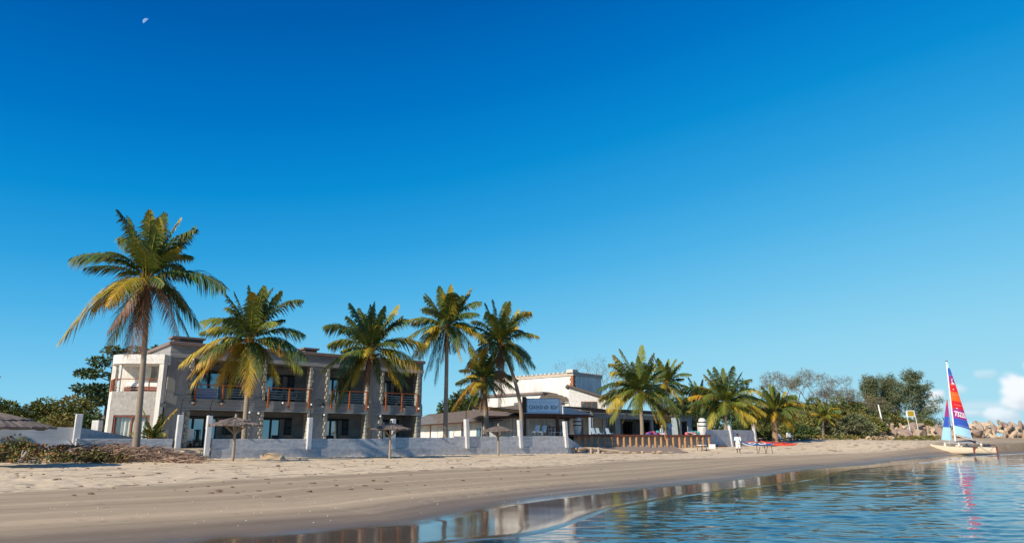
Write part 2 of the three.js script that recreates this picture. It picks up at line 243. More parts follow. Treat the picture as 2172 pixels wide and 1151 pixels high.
// ---------- palms ----------
const frondCols = { g: [0.056, 0.094, 0.014], l: [0.135, 0.165, 0.018], y: [0.37, 0.27, 0.016], o: [0.44, 0.235, 0.018], d: [0.19, 0.095, 0.045], p: [0.42, 0.29, 0.20] };
const leafMat = new THREE.MeshPhysicalMaterial({ color: 0xffffff, vertexColors: true, roughness: 0.62, transmission: 0, side: THREE.DoubleSide });
function frondGeo(base, ctrl, tip, kind, R, density = 1) {
  const L0 = base.distanceTo(ctrl) + ctrl.distanceTo(tip), L = L0 * 0.9, n = Math.round(62 * density), P = [], C = [], I = [];
  const c0 = frondCols[kind], curve = new THREE.QuadraticBezierCurve3(base, ctrl, tip), dead = kind === 'd';
  const rachis = frondCols[kind === 'd' ? 'd' : 'y'], q = V(0, 0, 0), up = V(0, 1, 0);
  const tri = (...v) => { for (let i = 0; i < v.length; i++) I.push(v[i]); };
  const push = (v, c) => { P.push(v.x, v.y, v.z); C.push(c[0], c[1], c[2]); return P.length / 3 - 1; };
  let side0 = tip.clone().sub(base).cross(up); if (side0.lengthSq() < 1e-3) side0.set(1, 0, 0); side0.normalize();
  const roll = (R() - 0.5) * 2.0; let prev = null;
  const tipTone = R() < (kind === 'g' ? 0.16 : 0.4) ? 1 : 0;
  for (let i = 0; i <= n; i++) {
    const t = i / n, p = curve.getPoint(t), T = curve.getTangent(t);
    const S = side0.clone().addScaledVector(T, -side0.dot(T)).normalize().applyAxisAngle(T, roll * t), N = S.clone().cross(T).normalize();
    const r = 0.035 * (1 - t) + 0.006, a = push(p.clone().addScaledVector(S, r), rachis), b = push(p.clone().addScaledVector(S, -r), rachis), c = push(p.clone().addScaledVector(N, -r * 0.9), rachis);
    if (prev) { tri(prev[0], a, b, prev[0], b, prev[1], prev[1], b, c, prev[1], c, prev[2], prev[2], c, a, prev[2], a, prev[0]); } prev = [a, b, c];
    if (t < 0.13) continue;
    const len = L * 0.29 * Math.pow(Math.sin(Math.PI * Math.min(1, 0.16 + t * 0.80)), 0.7) * (0.8 + 0.35 * R()) * (dead ? 0.8 : 1);
    for (const s of [-1, 1]) {
      const fw = 0.45 + 0.75 * t + (R() - 0.5) * 0.2, lift = (dead ? -0.6 : 0.2) + (R() - 0.5) * 0.35;
      const dir = S.clone().multiplyScalar(s).addScaledVector(T, fw).addScaledVector(N, lift).normalize(), w = (0.036 + 0.012 * R()) * Math.sqrt(L / 3.4) * (dead ? 0.7 : 1);
      const droop = len * (dead ? 0.75 : 0.3 + 0.4 * R() + 0.3 * t), tw = T.clone().multiplyScalar(w);
      const m = p.clone().addScaledVector(dir, len * 0.5).addScaledVector(up, -droop * 0.28), e = p.clone().addScaledVector(dir, len * 0.93).addScaledVector(up, -droop);
      const k = 0.75 + 0.5 * R(), tip2 = tipTone && t > 0.62 + 0.2 * R() && !dead ? frondCols[kind === 'y' ? 'o' : 'y'] : c0, mixC = c0.map((v, j) => lerp(v, tip2[j], 0.7) * k), endC = c0.map((v, j) => lerp(v, R() < 0.14 ? frondCols.p[j] : tip2[j], 0.8) * k);
      const a1 = push(p.clone().addScaledVector(tw, 0.7), mixC), b1 = push(p.clone().addScaledVector(tw, -0.7), mixC), a2 = push(m.clone().add(tw), mixC), b2 = push(m.clone().sub(tw), mixC), z = push(e, endC);
      tri(a1, a2, b1, b1, a2, b2, a2, z, b2);
    }
  }
  const g = new THREE.BufferGeometry(); g.setAttribute('position', new THREE.Float32BufferAttribute(P, 3)); g.setAttribute('color', new THREE.Float32BufferAttribute(C, 3)); g.setIndex(I); g.computeVertexNormals(); return g;
}
/* crown: photograph pixel of the crown's heart; base: pixel column of the foot; tips: [dx, dy, kind, bulge] of single fronds in photograph pixels; the depth of each frond is its own */
function palm(o) {
  const { D, crown, base, y0, tips, seed, label, group, fill = 10, extra = 9, rTrunk = 0.15, lean = 0, density = 1 } = o, R = mulberry(seed);
  const sc = 1589 / D, cy = yAt(crown[1], D), cx = atX(crown[0], D, cy), bx = atX(base, D, y0);
  const p = thing('palm_tree', label, 'palm tree', [bx, y0, -D], 0, group);
  const top = V(cx - bx, cy - y0, 0), H = top.y;
  part('trunk', tube([V(0, -0.4, 0), V(top.x * 0.12 + lean, H * 0.35, 0.1), V(top.x * 0.55 + lean, H * 0.72, -0.05), V(top.x, H - 0.05, 0)], (t) => rTrunk * (1 + 0.75 * Math.exp(-t * 14) - 0.28 * t) * (1 + 0.035 * Math.sin(t * H * 26)), 10, 3), o.red ? mat.trunkRed : mat.trunk, p);
  // leaf bases and fibre round the heart
  const heart = []; for (let k = 0; k < 16; k++) { const a = k * 2.4, h = -0.55 + 0.05 * k; heart.push(rod(top.clone().add(V(Math.cos(a) * 0.07, h, Math.sin(a) * 0.07)), top.clone().add(V(Math.cos(a) * 0.34, h + 0.5, Math.sin(a) * 0.34)), 0.075, 0.035, 5)); }
  part('leaf_bases', merge(heart), M(0.34, 0.18, 0.06, 0.9), p);
  const fr = (tx, ty, tz, kind, bulge) => {
    const tip = top.clone().add(V(tx, ty, tz)), L = Math.hypot(tx, ty, tz), st = top.clone().add(V(tx, 0, tz).setLength(0.12));
    const c = top.clone().add(V(tx * 0.45, ty * 0.5 + L * bulge, tz * 0.45));
    part('frond', frondGeo(st, c, tip, kind, R, density), leafMat, p);
  };
  for (const [dx, dy, kind = R() < 0.6 ? 'g' : 'l', bulge] of tips) {
    const up = -dy / sc, x = dx / sc, far = Math.hypot(x, up);
    const z = (R() - 0.5) * 2 * Math.max(0.35, Math.sqrt(Math.max(0.1, (o.reach ?? 3.6) ** 2 - far * far)) * 0.6);
    fr(x, up, z, kind, bulge ?? (kind === 'd' ? 0.12 : up > far * 0.75 ? 0.10 : 0.30 + 0.1 * R()));
  }
  for (let k = 0; k < fill + extra; k++) {
    const a = k * 2.39996 + seed, e = lerp(1.3, -0.6, (k + 0.5) / (fill + extra)), L = (o.reach ?? 3.6) * (0.6 + 0.38 * R());
    fr(Math.cos(a) * Math.cos(e) * L * 0.85, Math.sin(e) * L, Math.sin(a) * Math.cos(e) * L, e < -0.2 && R() < 0.45 ? 'y' : R() < 0.65 ? 'g' : 'l', (e > 0.7 ? 0.06 : 0.2) + 0.22 * R());
  }
  for (let k = 0; k < (o.dead ?? 0); k++) { const a = R() * 6.28, L = 1.6 + R() * 1.3; fr(Math.cos(a) * 0.45, -L, Math.sin(a) * 0.45, 'd', 0.16); }
  for (let k = 0; k < (o.nuts ?? 5); k++) { const a = k * 1.9 + seed, g = new THREE.SphereGeometry(0.115, 8, 6); g.scale(0.9, 1.15, 0.9); g.translate(top.x + Math.cos(a) * 0.3, top.y - 0.35 - 0.14 * (k % 3), Math.sin(a) * 0.3); part('coconut', g, k % 3 ? mat.nut : mat.nutGreen, p); }
  return p;
}
const G1 = 'coconut palms along the garden wall', G2 = 'palms by the terrace and the beach head';
palm({ D: 37, crown: [310, 592], base: 286, y0: 0.7, seed: 11, reach: 4.2, fill: 9, dead: 6, nuts: 6, rTrunk: 0.165, label: 'tallest palm, leftmost, rising from the heap of dry fronds', group: G1,
  tips: [[-60, -149], [-48, -142], [-107, -108], [-152, -40, 'g'], [-142, 62, 'y'], [-181, 140, 'y', 0.36], [9, -153, 'l'], [38, -150], [62, -147, 'l'], [84, -137], [120, -106], [70, -70], [180, 18, 'g', 0.34], [116, 103, 'g', 0.34], [88, 122, 'g'], [-72, 162, 'l', 0.25], [-31, 172, 'd'], [10, 170, 'd'], [-45, 130, 'd'], [-60, 110, 'd'], [104, 138, 'd', 0.4], [30, -100], [-30, -110], [-80, -40]] });
palm({ D: 47, crown: [530, 722], base: 516, y0: 0.9, seed: 23, reach: 4.1, fill: 8, nuts: 7, dead: 3, rTrunk: 0.19, label: 'bushy palm with drooping yellow fronds before the first balconies', group: G1,
  tips: [[-73, -113], [-49, -114], [-12, -125], [15, -122, 'l'], [27, -122], [56, -117], [107, -95], [105, -22], [129, 39], [119, 63], [-112, -44], [-92, -49], [-86, -22], [-73, 15], [-146, 51, 'y'], [-129, 73, 'y'], [-125, 95, 'o'], [-68, 102, 'y'], [-39, 126, 'y'], [17, 124, 'y'], [63, 92, 'l'], [45, 80, 'g'], [-95, 60, 'y'], [-20, 95, 'l'], [30, 110, 'y']] });
palm({ D: 53, crown: [786, 745], base: 783, y0: 0.9, seed: 37, reach: 4.0, fill: 9, nuts: 7, dead: 4, rTrunk: 0.17, label: 'palm with a broad dark crown before the third balcony', group: G1,
  tips: [[-49, -107], [-36, -102], [-10, -111], [6, -111], [30, -100], [56, -107], [78, -75], [66, -83], [-107, -57], [-98, -15], [-58, -80], [122, -15], [111, 36, 'y'], [70, 80, 'y'], [-100, 44, 'l'], [-34, 77, 'y'], [-73, 126, 'g', 0.3], [-87, 109, 'g'], [85, 75, 'g'], [-60, 95, 'l'], [20, 70, 'g']] });
palm({ D: 57, crown: [948, 694], base: 944, y0: 0.9, seed: 41, reach: 4.1, fill: 12, nuts: 5, dead: 3, rTrunk: 0.19, label: 'tall slender palm just right of the grey hotel block', group: G1,
  tips: [[-51, -78], [-56, -44], [-17, -90], [10, -90], [31, -82], [51, -75], [76, -55], [-95, -13], [-96, 36], [-80, 65], [-59, 73, 'y'], [-47, 112, 'g', 0.34], [-23, 125, 'g', 0.3], [34, 77, 'y'], [45, 60, 'y'], [68, 16, 'y'], [69, 65, 'y'], [16, -68, 'y'], [-35, 95, 'l']] });
palm({ D: 61, crown: [1061, 730], base: 1104, y0: 1.0, seed: 53, reach: 4.1, fill: 12, nuts: 4, dead: 3, rTrunk: 0.18, lean: 0.25, label: 'palm with a bent leaning trunk left of the name board', group: G1,
  tips: [[-34, -91], [-18, -102], [13, -99], [21, -94, 'y'], [68, -73, 'l'], [42, -83], [40, -39, 'y'], [78, 50], [63, 63], [-65, -55], [-50, -3], [-81, 60, 'y'], [-36, 23, 'y'], [-3, 138, 'd'], [5, 112, 'd'], [30, 60, 'g']] });
palm({ D: 64, crown: [1026, 806], base: 1032, y0: 1.0, seed: 61, reach: 3.8, fill: 12, nuts: 3, dead: 2, rTrunk: 0.26, label: 'short thick palm with orange fronds before the low thatched wing', group: G1,
  tips: [[-68, 65, 'o', 0.34], [-39, -10, 'y'], [-23, 65, 'l'], [-3, 30, 'y'], [13, 50, 'y'], [70, 21], [75, -3], [29, 36], [-36, 73, 'g'], [-8, -68], [-23, -42], [30, -50], [-50, 40, 'o']] });
palm({ D: 76, crown: [1359, 834], base: 1363, y0: 1.6, seed: 71, reach: 4.8, fill: 13, nuts: 4, rTrunk: 0.23, label: 'large palm growing through the wooden deck', group: G2,
  tips: [[-42, -99], [8, -107, 'l'], [28, -86], [-68, -65], [-58, -84], [-91, 11, 'l'], [-80, 38, 'y'], [-85, 25, 'l'], [-15, 43, 'y'], [26, 61, 'y'], [85, 38, 'l'], [60, -7, 'l'], [35, -65], [-53, -25, 'l'], [67, 59, 'l'], [75, 50, 'l'], [-60, -50], [-66, 58, 'l', 0.4], [48, 72, 'l', 0.36], [-38, 60, 'g', 0.34], [92, 52, 'g', 0.42], [-95, -10, 'g', 0.4]] });
palm({ D: 84, crown: [1412, 815], base: 1414, y0: 1.9, seed: 83, reach: 4.2, fill: 10, nuts: 3, rTrunk: 0.2, label: 'palm half hidden behind the large deck palm', group: G2,
  tips: [[-10, -60], [12, -58], [36, -44], [20, -30], [-30, -55], [40, 10], [48, -20], [30, 50, 'y'], [15, 62, 'l']] });
palm({ D: 86, crown: [1484, 852], base: 1486, y0: 1.9, seed: 89, reach: 3.4, fill: 11, nuts: 3, rTrunk: 0.2, label: 'dark palm with one bright yellow frond behind the banded keg', group: G2,
  tips: [[-20, -16, 'o', 0.5], [40, -30], [-30, 18, 'g'], [40, 25, 'l'], [-10, -45]] });
palm({ D: 82, crown: [1539, 858], base: 1541, y0: 1.4, seed: 97, reach: 4.8, fill: 13, nuts: 6, rTrunk: 0.26, label: 'spreading palm above the grey wall with slanted pillars', group: G2,
  tips: [[-30, -79], [-15, -84], [0, -80], [36, -70], [-46, -65], [-95, -34], [-88, -14, 'o', 0.3], [-86, 2], [-90, 20], [52, 34, 'y'], [88, 18, 'y'], [77, -11, 'l'], [59, -32], [65, 10, 'l'], [40, 30, 'o'], [-40, 30], [-72, 44, 'g', 0.4], [30, 46, 'l', 0.34], [64, 46, 'y', 0.4], [-50, 52, 'l', 0.34], [92, 0, 'l', 0.42]] });
palm({ D: 84, crown: [1644, 874], base: 1645, y0: 1.2, seed: 101, reach: 3.8, fill: 12, nuts: 3, rTrunk: 0.36, red: true, label: 'short stout palm with reddish trunk by the red kayak', group: G2,
  tips: [[-28, -56], [-6, -62, 'l'], [5, -58], [24, -45], [53, -36], [55, -16, 'y'], [24, 26, 'l'], [-21, 24, 'y'], [55, 14, 'y'], [-24, 0, 'l'], [-34, -30], [40, -5, 'l'], [30, 30, 'l'], [-42, 32, 'l', 0.4], [46, 36, 'y', 0.4], [-50, 6, 'g', 0.4], [62, 6, 'l', 0.42]] });
palm({ D: 94, crown: [1748, 886], base: 1748, y0: 1.3, seed: 107, reach: 2.8, fill: 8, nuts: 0, rTrunk: 0.18, density: 0.7, label: 'small young palm among the grey shrubs', group: G2, tips: [[-24, -24], [2, -34], [28, -20, 'y'], [36, -4, 'y'], [-34, -8, 'y'], [-10, -30]] });
palm({ D: 42.9, crown: [322, 932], base: 322, y0: 0.95, seed: 113, reach: 1.5, fill: 8, nuts: 0, rTrunk: 0.12, density: 0.6, label: 'young palm with a fan of fronds before the curtained window', group: G1, tips: [[-26, -65, 'l', 0.12], [40, -66, 'y', 0.12], [-9, -44, 'l'], [35, -10], [30, -36], [-35, -3], [10, -55, 'l', 0.1], [22, -50, 'l'], [-22, -20]] });
palm({ D: 33, crown: [-134, 764], base: -146, y0: 0.7, seed: 127, reach: 3.0, fill: 6, nuts: 4, rTrunk: 0.18, label: 'palm at the left edge with only a frond tip in view', group: G1, tips: [[126, 30, 'g', 0.3]] });

// ---------- the grey hotel block ----------
const ANG = Math.atan2(UD, UX);                               // local x runs along the front, local z points out of it
const pane = (parent, x0, x1, y0, y1, z, name = 'window') => {   // a framed window: frame bars with its panes as sub-parts
  const w = 0.07, f = part(name, merge([box(x0, x1, y1 - w, y1, z, z + 0.08), box(x0, x1, y0, y0 + w, z, z + 0.08), box(x0, x0 + w, y0 + w, y1 - w, z, z + 0.08), box(x1 - w, x1, y0 + w, y1 - w, z, z + 0.08)]), mat.frame, parent);
  part('pane', box(x0 + w, x1 - w, y0 + w, y1 - w, z + 0.02, z + 0.04), mat.glass, f); return f;
};
{
  const H = thing('hotel_block', 'long two-storey grey hotel block with stone-edged balconies and orange posts', 'building', [-23.7, 0, -49], ANG);
  const L = 20.4, F = 1.0, bays = [[1.64, 5.6], [6.8, 10.2], [11.8, 15.1], [16.6, 19.85]], Z = -2.9, R = mulberry(301);
  part('terrace_floor', box(0, L, F - 0.5, F, -9, 0.9), mat.tan, H);
  part('floor_slab', box(0, L, 3.62, 4.36, -9, 0), mat.grey, H);
  part('slab_trim', box(-0.01, L + 0.02, 3.58, 3.66, -0.3, 0.05), mat.greyPanel, H);
  part('roof_slab', box(0, L, 7.12, 7.95, -9, 0), mat.grey, H);
  part('fascia_band', box(0.01, L + 0.03, 7.14, 7.42, -0.2, 0.045), mat.greyPanel, H);
  part('cornice', rbox(-0.18, L + 0.12, 7.953, 8.22, -9.1, 0.16, 0.05), mat.cornice, H);
  for (const [x0, x1, y1] of [[0.35, 2.3, 8.72], [10.0, 11.0, 8.66], [15.2, 16.3, 8.62]]) { const c = part('roof_vent', box(x0, x1, 8.22, y1 - 0.14, -1.9, -0.9), mat.greyDark, H); part('vent_cap', box(x0 - 0.15, x1 + 0.15, y1 - 0.137, y1, -2.05, -0.75), mat.cornice, c); }
  part('end_wall', box(-0.003, 0.25, F, 3.617, -9, -0.1), mat.grey, H); part('end_wall', box(-0.003, 0.25, 4.363, 7.117, -9, -0.1), mat.grey, H);
  part('end_wall', box(L - 0.25, L - 0.003, F, 3.617, -9, -0.25), mat.grey, H); part('end_wall', box(L - 0.25, L - 0.003, 4.363, 7.117, -9, -0.25), mat.grey, H);
  const inn = [[0, bays[0][0]], [bays[0][1], bays[1][0]], [bays[1][1], bays[2][0]], [bays[2][1], bays[3][0]], [bays[3][1], L]];
  for (const [b0, b1, fl] of [[F, 3.617, 0], [4.363, 7.117, 1]]) {
    part('back_wall', box(0.26, L - 0.26, b0, b1, Z - 0.2, Z), mat.grey, H);
    inn.forEach(([x0, x1], k) => {
      const a = Math.max(x0, 0), w = x1 - a;
      if (k < 4 || w > 0.4) {
        // a pier: a sunk panel between raised margins, with stone quoins on the bay side
        part('pier', box(a + 0.02, x1 - 0.02, b0, b1, -0.62, -0.13), mat.greyPanel, H);
        if (k === 0) { part('pier_margin', box(0, 0.52, b0, b1, -0.629, 0), mat.grey, H); part('pier_margin', box(x1 - 0.14, x1 - 0.01, b0, b1, -0.629, 0.0), mat.grey, H); }
        else if (k < 4) part('pier_margin', box(a + 0.22, a + 0.42, b0, b1, -0.6, 0), mat.grey, H);
        part('pier_margin', box(a + 0.03, x1 - 0.03, b1 - 0.24, b1 - 0.003, -0.55, -0.005), mat.grey, H); if (fl) part('pier_margin', box(a + 0.03, x1 - 0.03, b0 + 0.003, b0 + 0.16, -0.55, -0.005), mat.grey, H);
      } else part('pier', box(a + 0.02, x1 - 0.02, b0, b1, -0.6, -0.05), mat.grey, H);
      const quoin = (x, s) => { for (let y = b0 + 0.05, i = 0; y < b1 - 0.2; i++) { const h = 0.2 + R() * 0.1, ww = (i % 2 ? 0.27 : 0.17) + R() * 0.05, xx = s > 0 ? [x - ww, x + 0.02] : [x - 0.02, x + ww]; part('quoin_stone', rbox(xx[0], xx[1], y, Math.min(b1 - 0.02, y + h), -0.72, 0.03 + R() * 0.06, 0.03), mat.stone, H); y += h + 0.025; } };
      if (k < 4) quoin(x1, 1); if (k > 0) quoin(a, -1);
    });
    bays.forEach(([x0, x1], k) => {
      const top = b0 + (fl ? 2.1 : 2.12), w = x1 - x0, n = 3;
      for (let i = 0; i < n; i++) pane(H, x0 + 0.2 + i * w * 0.21, x0 + 0.2 + (i + 1) * w * 0.21 - 0.02, b0 + 0.05, top, Z + 0.01, 'glass_door');
      const xr = x0 + w * 0.80; pane(H, xr, x1 - 0.12, b0 + 0.95, top, Z + 0.01); part('door_head', box(x0 + 0.12, x1 - 0.1, top + 0.003, top + 0.14, Z + 0.005, Z + 0.1), mat.frame, H);
      part('transom', box(xr, x1 - 0.12, b0 + 1.42, b0 + 1.5, Z + 0.06, Z + 0.115), mat.frame, H);
      if (fl) {
        const n2 = k === 0 ? 3 : 3;
        for (let i = 0; i < n2; i++) { const x = lerp(x0 + 0.22, x1 - 0.02, i / (n2 - 1)); part('balcony_post', rbox(x - 0.06, x + 0.06, 3.86, 5.35, 0.075, 0.19, 0.02), mat.orange, H); }
        part('hand_rail', box(x0 + 0.05, x1 + 0.1, 5.30, 5.37, 0.09, 0.17), mat.orange, H);
        for (let i = 1; i <= 4; i++) part('rail_wire', box(x0 + 0.05, x1 + 0.05, 4.36 + i * 0.18, 4.375 + i * 0.18, 0.12, 0.135), mat.steel, H);
      }
    });
  }
  for (const [x, y] of [[1.15, 3.2], [5.7, 3.35], [6.35, 3.3], [10.35, 4.05], [11.45, 3.3], [15.2, 4.0], [16.3, 3.3], [19.9, 4.0], [1.5, 6.9], [8.1, 4.1]]) { const s = part('wall_spotlight', rod(V(x, y, -0.01), V(x, y + 0.12, 0.22), 0.03, 0.03), mat.metal, H); const b = new THREE.SphereGeometry(0.085, 8, 6); b.translate(x, y + 0.13, 0.26); part('bulb', b, mat.bulb, s); }
  // furniture on balconies and terrace
  const w3 = (x, z) => [-23.7 + UX * x + UD * z, -(49 + UD * x - UX * z)];
  const seatAt = (x, y, z, label) => { const [wx, wz] = w3(x, z), c = thing('wicker_armchair', label, 'armchair', [wx, y, wz], ANG, 'wicker chairs on the hotel balconies'); part('seat', rbox(-0.36, 0.36, 0.2, 0.45, -0.35, 0.35, 0.06), mat.cushion, c); part('backrest', rbox(-0.36, 0.36, 0.45, 0.92, -0.35, -0.22, 0.06), mat.cushion, c); for (const s of [-1, 1]) part('arm', rbox(s < 0 ? -0.44 : 0.36, s < 0 ? -0.36 : 0.44, 0.0, 0.65, -0.35, 0.35, 0.03), mat.cushion, c); for (const s of [-1, 1]) for (const q of [-1, 1]) part('leg', box(s * 0.3 - 0.03, s * 0.3 + 0.03, 0, 0.2, q * 0.3 - 0.03, q * 0.3 + 0.03), mat.cushion, c); };
  seatAt(8.0, 4.36, -1.3, 'dark wicker armchair, left one behind the second balcony rail'); seatAt(9.2, 4.36, -1.3, 'dark wicker armchair, right one behind the second balcony rail'); seatAt(18.9, 4.36, -1.4, 'dark wicker armchair on the balcony farthest right');
  seatAt(9.4, F, -1.2, 'dark wicker armchair on the ground floor below the second balcony'); seatAt(14.0, F, -1.2, 'dark wicker armchair on the ground floor below the third balcony'); seatAt(5.0, F, -1.1, 'dark wicker armchair on the ground floor behind the first parasol');
  { const [wx, wz] = w3(2.75, -0.9), t = thing('clothed_table', 'table under a blue-grey cloth on the first balcony', 'table', [wx, 4.36, wz], ANG); part('tablecloth', rough(new RoundedBoxGeometry(1.5, 0.78, 0.9, 3, 0.05).translate(0, 0.39, 0), 0.05, 3, 5), mat.tableBlue, t); part('tabletop', box(-0.7, 0.7, 0.7, 0.735, -0.4, 0.4), mat.brown, t); }
  for (const [x, z, lab, s] of [[2.15, -0.9, 'white towel hung over a chair back, left one in the wall gap', 1], [3.5, -1.3, 'narrow white towel hanging farther back in the wall gap', 0.55]]) { const [wx, wz] = w3(x, z), c = thing('terrace_chair', lab, 'chair', [wx, F, wz], ANG + 0.4, 'chairs in the wall gap'); part('seat', box(-0.22, 0.22, 0.42, 0.46, -0.22, 0.22), mat.brown, c); for (const a of [-1, 1]) for (const b of [-1, 1]) part('leg', box(a * 0.2 - 0.02, a * 0.2 + 0.02, 0, b < 0 ? 1.3 : 0.42, b * 0.2 - 0.02, b * 0.2 + 0.02), mat.brown, c); part('back_rail', box(-0.18, 0.18, 1.2, 1.28, -0.215, -0.185), mat.brown, c); part('towel', rbox(-0.24 * s, 0.24 * s, 0.32, 1.31, -0.18, -0.14, 0.015), mat.linen, c); }
}

// ---------- the white wing ----------
{
  const D = 48.6, x1 = -23.62, x0 = -27.75, Wg = thing('white_wing', 'white two-storey wing with rounded left corner and open bedroom balcony', 'building', [0, 0, -D], 0.02);
  const slabPoly = (xa, xb, back, ch) => [[xa + ch, 0], [xb, 0], [xb, -back], [xa - 0.0, -back], [xa, -ch * 1.5]];
  const plate = (poly, y0, y1) => { const s = new THREE.Shape(poly.map(([x, z]) => new THREE.Vector2(x, -z))); const g = new THREE.ExtrudeGeometry(s, { depth: y1 - y0, bevelEnabled: false }); g.rotateX(-Math.PI / 2); g.translate(0, y0, 0); return g; };
  const pol = slabPoly(x0, x1, 5.5, 0.85), yT = 7.2, inset = (p, d) => p.map(([x, z]) => [x, z]);
  const ring = (y0, y1, th, ids, m, name) => ids.forEach((i) => { const a = V(pol[i][0], 0, pol[i][1]), b = V(pol[(i + 1) % 5][0], 0, pol[(i + 1) % 5][1]), d = b.clone().sub(a), len = d.length(), g = box(0, len, y0, y1, -th, 0); g.rotateY(Math.atan2(-d.z, d.x)); g.translate(a.x, 0, a.z); part(name, g, m, Wg); });
  part('ground_slab', plate(pol, 0.4, 1.0), mat.tan, Wg);
  part('upper_floor', plate(pol.map(([x, z]) => [x * 0.999, z * 0.99 - 0.03]), 3.7, 3.95), mat.wingGrey, Wg);
  { // roof: slab with a rounded fascia at its left corner
    const s = new THREE.Shape(); s.moveTo(x0, 5.5); s.lineTo(x0, 1.9); s.quadraticCurveTo(x0 + 0.05, 0.05, x0 + 1.6, -0.06); s.lineTo(x1, -0.06); s.lineTo(x1, 5.5); const g = new THREE.ExtrudeGeometry(s, { depth: 0.62, bevelEnabled: false, curveSegments: 10 }); g.rotateX(-Math.PI / 2); g.translate(0, yT - 0.62, 0); part('roof_slab', g, mat.white, Wg); }
  ring(3.45, 4.72, 0.22, [4], mat.white, 'corner_parapet');
  { const a = pol[0]; part('front_parapet', box(a[0], x1 - 0.3, 3.45, 4.72, -0.22, 0), mat.wingGrey, Wg); }
  ring(1.0, 3.447, 0.22, [4], mat.white, 'corner_wall');
  part('front_wall', box(pol[0][0], pol[0][0] + 0.3, 1.0, 3.447, -0.22, 0), mat.wingGrey, Wg); part('front_wall', box(x1 - 0.55, x1 - 0.3, 1.0, 3.447, -0.22, 0), mat.wingGrey, Wg); part('lintel', box(pol[0][0] + 0.303, x1 - 0.553, 3.15, 3.447, -0.22, -0.002), mat.wingGrey, Wg);
  part('side_fin', box(x1 - 0.297, x1, 1.0, yT - 0.623, -0.5, 0.02), mat.white, Wg);
  ring(1.0, 3.69, 0.24, [3], mat.white, 'side_wall'); part('side_wall', box(x0 + 0.003, x0 + 0.24, 3.95, yT - 0.623, -5.5, -2.5), mat.white, Wg); part('side_parapet', box(x0 + 0.003, x0 + 0.22, 3.7, 4.72, -2.497, -1.3), mat.white, Wg);
  part('corner_column', box(x0 + 0.03, x0 + 0.3, 4.72, yT - 0.623, -1.5, -1.2), mat.white, Wg); part('slim_column', box(x0 + 1.05, x0 + 1.2, 4.72, yT - 0.623, -0.32, -0.16), mat.white, Wg);
  part('back_wall', box(x0 + 0.25, x1 - 0.02, 3.95, yT - 0.623, -2.7, -2.5), mat.white, Wg); part('inner_wall', box(x1 - 0.55, x1 - 0.303, 3.95, yT - 0.626, -2.497, -0.9), mat.whiteWarm, Wg); part('partition', box(x1 - 2.0, x1 - 1.8, 3.95, yT - 0.626, -2.497, -2.0), mat.whiteWarm, Wg);
  part('back_wall', box(x0 + 0.25, x1 - 0.02, 1.0, 3.69, -3.9, -3.7), mat.whiteWarm, Wg);
  const wa = pol[0][0] + 0.303, wb = x1 - 0.553, fr = part('window_frame', merge([box(wa, wb, 3.04, 3.148, -0.2, -0.06), box(wa, wa + 0.1, 1.0, 3.04, -0.2, -0.06), box(wb - 0.1, wb, 1.0, 3.04, -0.2, -0.06), box((wa + wb) / 2 - 0.04, (wa + wb) / 2 + 0.04, 1.0, 3.04, -0.2, -0.06)]), mat.bedWood, Wg);
  part('pane', box(wa + 0.1, wb - 0.1, 1.0, 3.04, -0.13, -0.12), new THREE.MeshPhysicalMaterial({ color: rgb(0.9, 0.95, 0.96), transmission: 1, roughness: 0.02, thickness: 0, ior: 1.5 }), fr);
  { const n = 90, g = new THREE.PlaneGeometry(wb - wa - 0.15, 2.0, n, 1), p = g.attributes.position; for (let i = 0; i < p.count; i++) p.setZ(i, 0.06 * Math.sin(p.getX(i) * 21) + 0.03 * Math.sin(p.getX(i) * 47)); g.computeVertexNormals(); g.translate((wa + wb) / 2, 2.02, -0.42); part('curtain', g, mat.curtain, Wg); }
  // balcony rail
  const ry = 5.55, corner = V(pol[0][0] + 0.03, 0, -0.08), left = V(x0 + 0.1, 0, -1.2), right = V(x1 - 0.32, 0, -0.08);
  for (const [a, b, n] of [[left, corner, 2], [corner, right, 5]]) { part('hand_rail', rod(a.clone().setY(ry), b.clone().setY(ry), 0.03, 0.03, 5), mat.orange, Wg); for (let i = 0; i <= n; i++) { const q = a.clone().lerp(b, i / n); if (n === 5 && i > 0 && i < 4) continue; part('rail_post', rod(q.clone().setY(4.7), q.clone().setY(ry), 0.045, 0.045, 6), mat.orange, Wg); } for (let k = 1; k < 5; k++) part('rail_wire', rod(a.clone().setY(4.72 + k * 0.165), b.clone().setY(4.72 + k * 0.165), 0.008, 0.008, 4), mat.steel, Wg); }
  const bed = thing('bed', 'wide bed with rumpled white linen on the wing balcony', 'bed', [-25.4, 4.12, -D - 1.35], 0.1);
  part('bed_frame', rbox(-1.3, 1.3, 0.25, 0.95, -0.9, 0.9, 0.05), mat.bedWood, bed); for (const a of [-1, 1]) for (const b of [-1, 1]) part('leg', box(a * 1.2 - 0.05, a * 1.2 + 0.05, -0.17, 0.25, b * 0.8 - 0.05, b * 0.8 + 0.05), mat.bedWood, bed);
  part('mattress', rough(new RoundedBoxGeometry(2.5, 0.34, 1.7, 5, 0.12).translate(0, 1.1, 0), 0.16, 2.2, 15), mat.linen, bed); part('pillow', rough(new RoundedBoxGeometry(0.5, 0.28, 0.9, 4, 0.12).translate(1.1, 1.36, -0.1), 0.08, 3, 18), mat.linen, bed);
}

